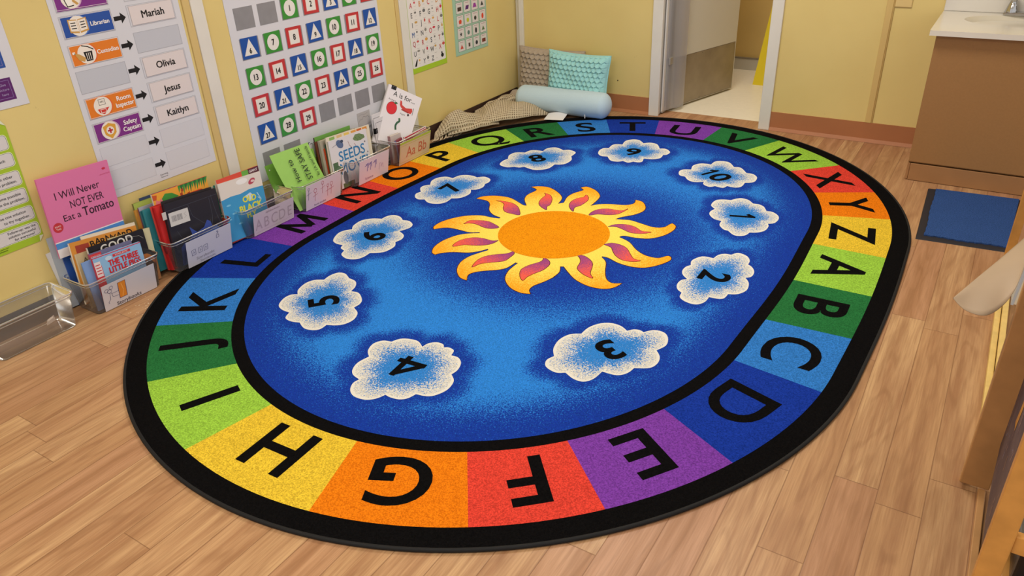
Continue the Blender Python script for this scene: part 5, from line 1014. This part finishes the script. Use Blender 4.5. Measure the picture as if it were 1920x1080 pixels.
van = thing('sink_cabinet', (0.33, 4.11, 0), 'brown laminate sink cabinet with recessed toe kick against the back wall', 'cabinet')
LAM = C('#987044', 0.5, var=0.04, scale=120, bump=0.04); LAM2 = C('#9e734a', 0.5, var=0.06, scale=10)
m = MB(); m.box((-0.262, 3.870, 0.086), (0.92, WY - 0.008, 0.668), LAM); m.box((-0.262, 3.900, 0.0), (-0.250, WY - 0.022, 0.086), LAM); m.build('body', van, bevel=0.002)
m = MB(); m.box((-0.250, 3.862, 0.002), (0.92, 3.874, 0.083), LAM2); m.box((-0.263, 3.866, 0.002), (-0.251, 3.90, 0.083), LAM2); m.build('toe_kick', van, bevel=0.0015)
m = MB(); m.box((-0.262, 3.862, 0.092), (0.92, 3.870, 0.666), LAM); m.build('front_panel', van, bevel=0.0015)
CT = C('#d6d1c8', 0.18, spec=0.5, var=0.03, scale=4); ct = thing('sink_countertop', (0.33, 4.1, 0.668), 'white cultured marble countertop with an oval basin on the brown cabinet', 'countertop')
ZC = 0.692; bc = (0.078, 4.155); ba, bb = 0.262, 0.155
m = MB(); n = 64; x0, x1, y0, y1 = -0.288, 0.95, 3.826, WY - 0.002
def rectpt(a):
    c, q = math.cos(a), math.sin(a); ks = []
    if c > 1e-9: ks.append((x1 - bc[0]) / c)
    if c < -1e-9: ks.append((x0 - bc[0]) / c)
    if q > 1e-9: ks.append((y1 - bc[1]) / q)
    if q < -1e-9: ks.append((y0 - bc[1]) / q)
    k = min(ks); return (bc[0] + c * k, bc[1] + q * k)
angs = sorted([2 * math.pi * k / n for k in range(n)] + [math.atan2(y - bc[1], x - bc[0]) % (2 * math.pi) for x in (x0, x1) for y in (y0, y1)]); n = len(angs)
E1 = [(bc[0] + ba * math.cos(a), bc[1] + bb * math.sin(a), ZC) for a in angs]; RR = [(*rectpt(a), ZC) for a in angs]
m.add(RR + E1, [(i, (i + 1) % n, n + (i + 1) % n, n + i) for i in range(n)], CT)
m.add(RR + [(x, y, ZC - 0.022) for x, y, z in RR], [(i, n + i, n + (i + 1) % n, (i + 1) % n) for i in range(n)], CT)
m.add([(x0, y0, ZC - 0.022), (x1, y0, ZC - 0.022), (x1, y1, ZC - 0.022), (x0, y1, ZC - 0.022)], [(0, 3, 2, 1)], CT)
m.build('slab', ct, bevel=0.005)
m = MB(); rings = [(1.0, 0.0), (0.97, -0.006), (0.92, -0.022), (0.82, -0.055), (0.65, -0.085), (0.4, -0.105), (0.12, -0.112), (0.0, -0.112)]
vs_ = [(bc[0] + ba * f_ * math.cos(2 * math.pi * k / 64) + (0 if f_ > 0.5 else 0.0), bc[1] + 0.02 * (1 - f_) + bb * f_ * math.sin(2 * math.pi * k / 64), ZC + z) for f_, z in rings for k in range(64)]
m.add(vs_, [(j * 64 + k, j * 64 + (k + 1) % 64, (j + 1) * 64 + (k + 1) % 64, (j + 1) * 64 + k) for j in range(len(rings) - 1) for k in range(64)], C('#d2cab8', 0.15, spec=0.5), True); m.build('basin', ct)
m = MB(); m.box((-0.288, WY - 0.020, ZC), (0.95, WY - 0.001, ZC + 0.095), CT); m.build('backsplash', ct, bevel=0.004)
m = MB(); m.tube([(bc[0] + 0.0 + 0.021 * math.cos(a * math.pi / 8), bc[1] + 0.135 + 0.004 * math.sin(a * math.pi / 8), ZC - 0.022 + 0.011 * math.sin(a * math.pi / 8)) for a in range(16)], 0.0022, C('#8f7a4a', 0.3, metal=0.8), n=6, closed=True); m.ell(Fr((bc[0], bc[1] + 0.1345, ZC - 0.022), (1, 0, 0), (0, 0.35, 0.94)), 0, 0, 0.019, 0.010, C('#6e5a34', 0.4), 0); m.build('overflow_hole', ct)
fc = thing('faucet', (0.075, 4.31, ZC), 'chrome two handle faucet on the white sink countertop', 'faucet'); CH = C('#b9b9bb', 0.1, metal=1.0)
m = MB(); m.box((-0.040, 4.29, ZC), (0.19, 4.345, ZC + 0.014), CH); m.build('base_plate', fc, bevel=0.006, seg=3)
for x in (-0.010, 0.160):
    m = MB(); m.lathe([(0.026, ZC + 0.012), (0.025, ZC + 0.022), (0.017, ZC + 0.05), (0.013, ZC + 0.062), (0.016, ZC + 0.068), (0.018, ZC + 0.08), (0.010, ZC + 0.09), (0, ZC + 0.092)], (x, 4.318, 0), CH, 24); m.tube([(x - 0.038, 4.31, ZC + 0.078), (x, 4.318, ZC + 0.082), (x + 0.008, 4.32, ZC + 0.083)], [0.007, 0.006, 0.005], CH, n=10); m.build('handle', fc)
m = MB(); m.lathe([(0.024, ZC + 0.012), (0.022, ZC + 0.03), (0.016, ZC + 0.055), (0.015, ZC + 0.07), (0, ZC + 0.075)], (0.075, 4.318, 0), CH, 24); m.tube(catmull([(0.075, 4.318, ZC + 0.05), (0.075, 4.29, ZC + 0.09), (0.075, 4.23, ZC + 0.095), (0.075, 4.19, ZC + 0.075)], 5), 0.011, CH, n=12); m.build('spout', fc)

mt = thing('door_mat', (0.03, 3.49, 0), 'small royal blue mat with black rubber edges in front of the sink cabinet', 'mat')
mq = [(-0.129, 3.182), (0.191, 3.206), (0.215, 3.804), (-0.150, 3.781)]
def mp(a, b): 
    p = [mq[i][k] for i in range(4) for k in range(2)]
    return ((1 - a) * (1 - b) * mq[0][0] + a * (1 - b) * mq[1][0] + a * b * mq[2][0] + (1 - a) * b * mq[3][0], (1 - a) * (1 - b) * mq[0][1] + a * (1 - b) * mq[1][1] + a * b * mq[2][1] + (1 - a) * b * mq[3][1])
m = MB(); RUBB = C('#26242a', 0.7); P = [(*mp(a, b), 0.0) for a, b in ((0, 0), (1, 0), (1, 1), (0, 1))]; q = [(*mp(a, b), 0.004) for a, b in ((0.012, 0.008), (0.988, 0.008), (0.988, 0.992), (0.012, 0.992))]
m.add(P + q, [(4, 5, 6, 7), (0, 1, 5, 4), (1, 2, 6, 5), (2, 3, 7, 6), (3, 0, 4, 7), (0, 3, 2, 1)], RUBB); m.build('rubber_backing', mt)
m = MB(); MATC = carpet('#35528a', 'blue_mat_carpet'); e0, e1, f0_, f1_ = 0.085, 0.985, 0.060, 0.985
def rag(k): return 0.006 * math.sin(k * 12.9) + 0.004 * math.sin(k * 33.3)
bd = [(e0 + (e1 - e0) * k / 30, f0_ + rag(k)) for k in range(31)] + [(e1, f0_ + (f1_ - f0_) * k / 10) for k in range(1, 11)] + [(e1 - (e1 - e0) * k / 10, f1_) for k in range(1, 11)] + [(e0 + rag(k), f1_ - (f1_ - f0_) * k / 30) for k in range(1, 30)]
m.poly(Fr((0, 0, 0), (1, 0, 0), (0, 1, 0)), [mp(a, b) for a, b in bd], MATC, 0.009); nb = len(bd); bb_ = [mp(a, b) for a, b in bd]
m.add([(x, y, 0.009) for x, y in bb_] + [(x, y, 0.0035) for x, y in bb_], [(i, nb + i, nb + (i + 1) % nb, (i + 1) % nb) for i in range(nb)], MATC); m.build('pile', mt)

# ================================================================== WOODEN EASEL / SHELF AT THE RIGHT EDGE
WD = C('#b08252', 0.5, var=0.10, scale=18); WD2 = C('#c68e48', 0.42, var=0.12, scale=22); PINE = C('#dcbc72', 0.5, var=0.08, scale=30); TANW = C('#b98a58', 0.5, var=0.08, scale=20)
ez = thing('painting_easel', (0.20, 2.2, 0), 'long wooden painting easel frame standing along the right edge', 'easel')
m = MB(); m.box((0.149, 1.733, 0.012), (0.212, 1.752, 1.30), WD); m.build('post', ez, bevel=0.0025)
m = MB(); m.box((0.1495, 1.752, 0.0), (0.157, 1.768, 1.30), C('#cda268', 0.5)); m.build('edge_strip', ez)
m = MB(); m.box((0.172, 1.240, 0.0), (0.212, 1.262, 1.30), WD2); m.build('post', ez, bevel=0.0025)
m = MB(); m.box((0.176, 3.09, 0.0), (0.206, 3.115, 1.30), WD2); m.build('post', ez, bevel=0.0025)
m = MB(); m.box((0.174, 1.80, 0.0), (0.191, 3.09, 0.022), PINE); m.box((0.193, 1.80, 0.0), (0.210, 3.09, 0.030), PINE); m.build('base_rail', ez, bevel=0.002)
m = MB(); m.box((0.190, 1.262, 0.0), (0.206, 1.733, 0.012), TANW); m.build('base_rail', ez, bevel=0.002)
m = MB(); m.box((0.212, 1.246, 0.275), (0.62, 1.262, 0.315), WD2); m.build('cross_rail', ez, bevel=0.002)
m = MB(); m.box((0.212, 1.246, 0.60), (0.62, 1.262, 0.64), WD2); m.build('cross_rail', ez, bevel=0.002)
def m_paint():
    g = NT('dark_painted_board'); o = g.obj(); s = g.n('Mapping'); s.inputs['Scale'].default_value = (1, 2.2, 1); g.l(o, s.inputs[0])
    f = g.noise(o, 9, 4, 0.7); f2 = g.noise(s.outputs[0], 26, 3, 0.6)
    col = g.mix(g.ramp(f, 0.35, 0.65), rgb('#4f4047'), rgb('#65524f')); col = g.mix(g.ramp(f2, 0.66, 0.74, 0, 0.6), col, rgb('#a58c86')); f3 = g.noise(o, 30, 2); col = g.mix(g.ramp(f3, 0.70, 0.74, 0, 0.6), col, rgb('#7d83a4'))
    g.l(col, g.b.inputs['Base Color']); g.b.inputs['Roughness'].default_value = 0.6; return g.m
m = MB(); pfz = Fr((0.203, 0, 0), (0, -1, 0), (0, 0, 1))
PP = [(1.400, 0.10), (1.430, 0.058), (1.50, 0.062), (1.58, 0.068), (1.612, 0.075), (1.66, 0.090), (1.690, 0.112), (1.735, 0.155), (1.765, 0.215), (1.760, 0.35), (1.765, 0.60), (1.765, 1.0), (1.395, 1.0), (1.398, 0.5)]
MP = m_paint(); pp = [(-a, b) for a, b in PP]; m.poly(pfz, pp, MP, 0.0); m.poly(Fr((0.203, 0, 0), (0, -1, 0), (0, 0, 1)), pp, MP, -0.006)
nb = len(pp); m.add([pfz.P(x, y, 0) for x, y in pp] + [pfz.P(x, y, -0.006) for x, y in pp], [(i, nb + i, nb + (i + 1) % nb, (i + 1) % nb) for i in range(nb)], MP)
m.ell(pfz, -1.675, 0.475, 0.020, 0.035, C('#a8806a', 0.6), 0.0004); m.ell(pfz, -1.675, 0.475, 0.012, 0.024, C('#5a4650', 0.6), 0.0008); m.poly(pfz, [(-1.63, 0.295), (-1.60, 0.29), (-1.585, 0.39), (-1.605, 0.40)], C('#c48a3c', 0.6), 0.0006)
m.poly(pfz, [(-1.475, 0.115), (-1.435, 0.115), (-1.435, 0.133), (-1.475, 0.135)], C('#3a2c3a', 0.6), 0.0006)
for k in range(26):
    x, y = -random.uniform(1.42, 1.72), random.uniform(0.10, 0.45); m.line(pfz, [(x, y), (x + random.uniform(-0.01, 0.01), y + random.uniform(0.012, 0.04))], 0.003, C(random.choice(('#a88a80', '#8f90b0', '#b08a70', '#9a7a78')), 0.6), 0.0005)
m.build('painted_board', ez)
m = MB(); m.box((0.204, 1.365, 0.12), (0.214, 1.385, 0.16), C('#d8d4c8', 0.4)); m.build('label_tab', ez)
# sheet of craft paper curling off the easel
T = [(0.030, 1.735, 0.50), (0.058, 1.712, 0.489), (0.095, 1.700, 0.492), (0.122, 1.735, 0.503), (0.140, 1.79, 0.525), (0.150, 1.88, 0.56)]; U = [(0.030, 1.735, 0.50), (0.065, 1.83, 0.512), (0.10, 1.93, 0.52), (0.135, 2.03, 0.53), (0.17, 2.13, 0.54), (0.21, 2.24, 0.55)]
Tc, Uc = catmull(T, 6), catmull(U, 6)
def pc(u, v):
    i = min(int(u * (len(Tc) - 1)), len(Tc) - 1); a, b = Vector(Tc[i]), Vector(Uc[i]); p = a + (b - a) * v; p.z += 0.030 * math.sin(math.pi * v) * u; p.x -= 0.0 ; return p
m = MB(); m.grid(len(Tc), 14, pc, C('#b39d84', 0.55, var=0.03, scale=12), True); o = m.build('craft_paper', origin=(0.12, 1.85, 0.50)); tag(o, 'beige sheet of craft paper curling out from the wooden easel at the right edge', 'paper')
sm = o.modifiers.new('solid', 'SOLIDIFY'); sm.thickness = 0.0012
# picture book hanging inside, dark bins on the shelf side
g = Fr((0.215, 3.05, 0.06), (0, -1, 0), (0.05, 0, 1)); pb = thing('picture_book', (0.22, 2.85, 0.03), 'colourful picture book with blue and orange shapes inside the easel frame', 'book')
m = MB(); m.fbox(g, 0, -0.03, 0.34, 0.32, -0.008, 0, C('#b7bfca', 0.4)); m.poly(g, [(0.0, 0.10), (0.12, 0.06), (0.2, 0.16), (0.1, 0.26), (0, 0.24)], C('#3f7fc0', 0.4), 0.0004); m.rect(g, 0.0, 0.24, 0.34, 0.30, C('#d8a23a', 0.4), 0.0004); m.rect(g, 0.03, 0.0, 0.10, 0.04, C('#b84a3c', 0.4), 0.0006); m.rect(g, 0.18, 0.02, 0.30, 0.08, C('#d8d4cc', 0.4), 0.0006); m.build('cover', pb)
m = MB(); m.fbox(g, 0.004, -0.027, 0.338, 0.317, -0.016, -0.008, PAGES); m.build('pages', pb)
BB = C('#14161e', 0.25); GRM = C('#5c5750', 0.35)
for i, (z0, z1) in enumerate(((0.0, 0.105), (0.15, 0.26))):
    t = thing('storage_tub', (0.40, 1.5, z0), ['black plastic storage tub on the floor inside the easel at lower right', 'upper black plastic storage tub stacked inside the easel'][i], 'tub', 'black tubs inside the easel')
    m = MB(); m.box((0.235, 1.29, z0), (0.60, 1.70, z1 - 0.012), BB); m.build('body', t, bevel=0.012, seg=3); m = MB(); m.box((0.228, 1.283, z1 - 0.012), (0.607, 1.707, z1), GRM); m.build('rim', t, bevel=0.003)
m = MB(); m.box((0.225, 1.27, 0.128), (0.62, 1.72, 0.146), WD2); tag(m.build('shelf_board', bevel=0.002, origin=(0.42, 1.5, 0.128)), 'narrow wooden shelf board between the two black tubs', 'shelf')
# paper crumbs on the floor
m = MB()
for k in range(46):
    x, y = random.gauss(-2.50, 0.035), random.uniform(1.24, 1.50); s_ = random.uniform(0.0015, 0.0045); a = random.uniform(0, 3)
    if x < -2.585: x = -2.58 + random.uniform(0, 0.04)
    m.add([(x + s_ * math.cos(a + q * 2.1) * random.uniform(0.6, 1.2), y + s_ * math.sin(a + q * 2.1), 0.0008) for q in range(3)] + [(x, y, 0.0022)], [(0, 1, 3), (1, 2, 3), (2, 0, 3)], C('#e2cfae', 0.6))
o = m.build('paper_crumbs', origin=(-2.5, 1.37, 0)); tag(o, 'scattered pale crumbs on the wood floor in front of the Storybooks bin', 'crumbs', kind='stuff')
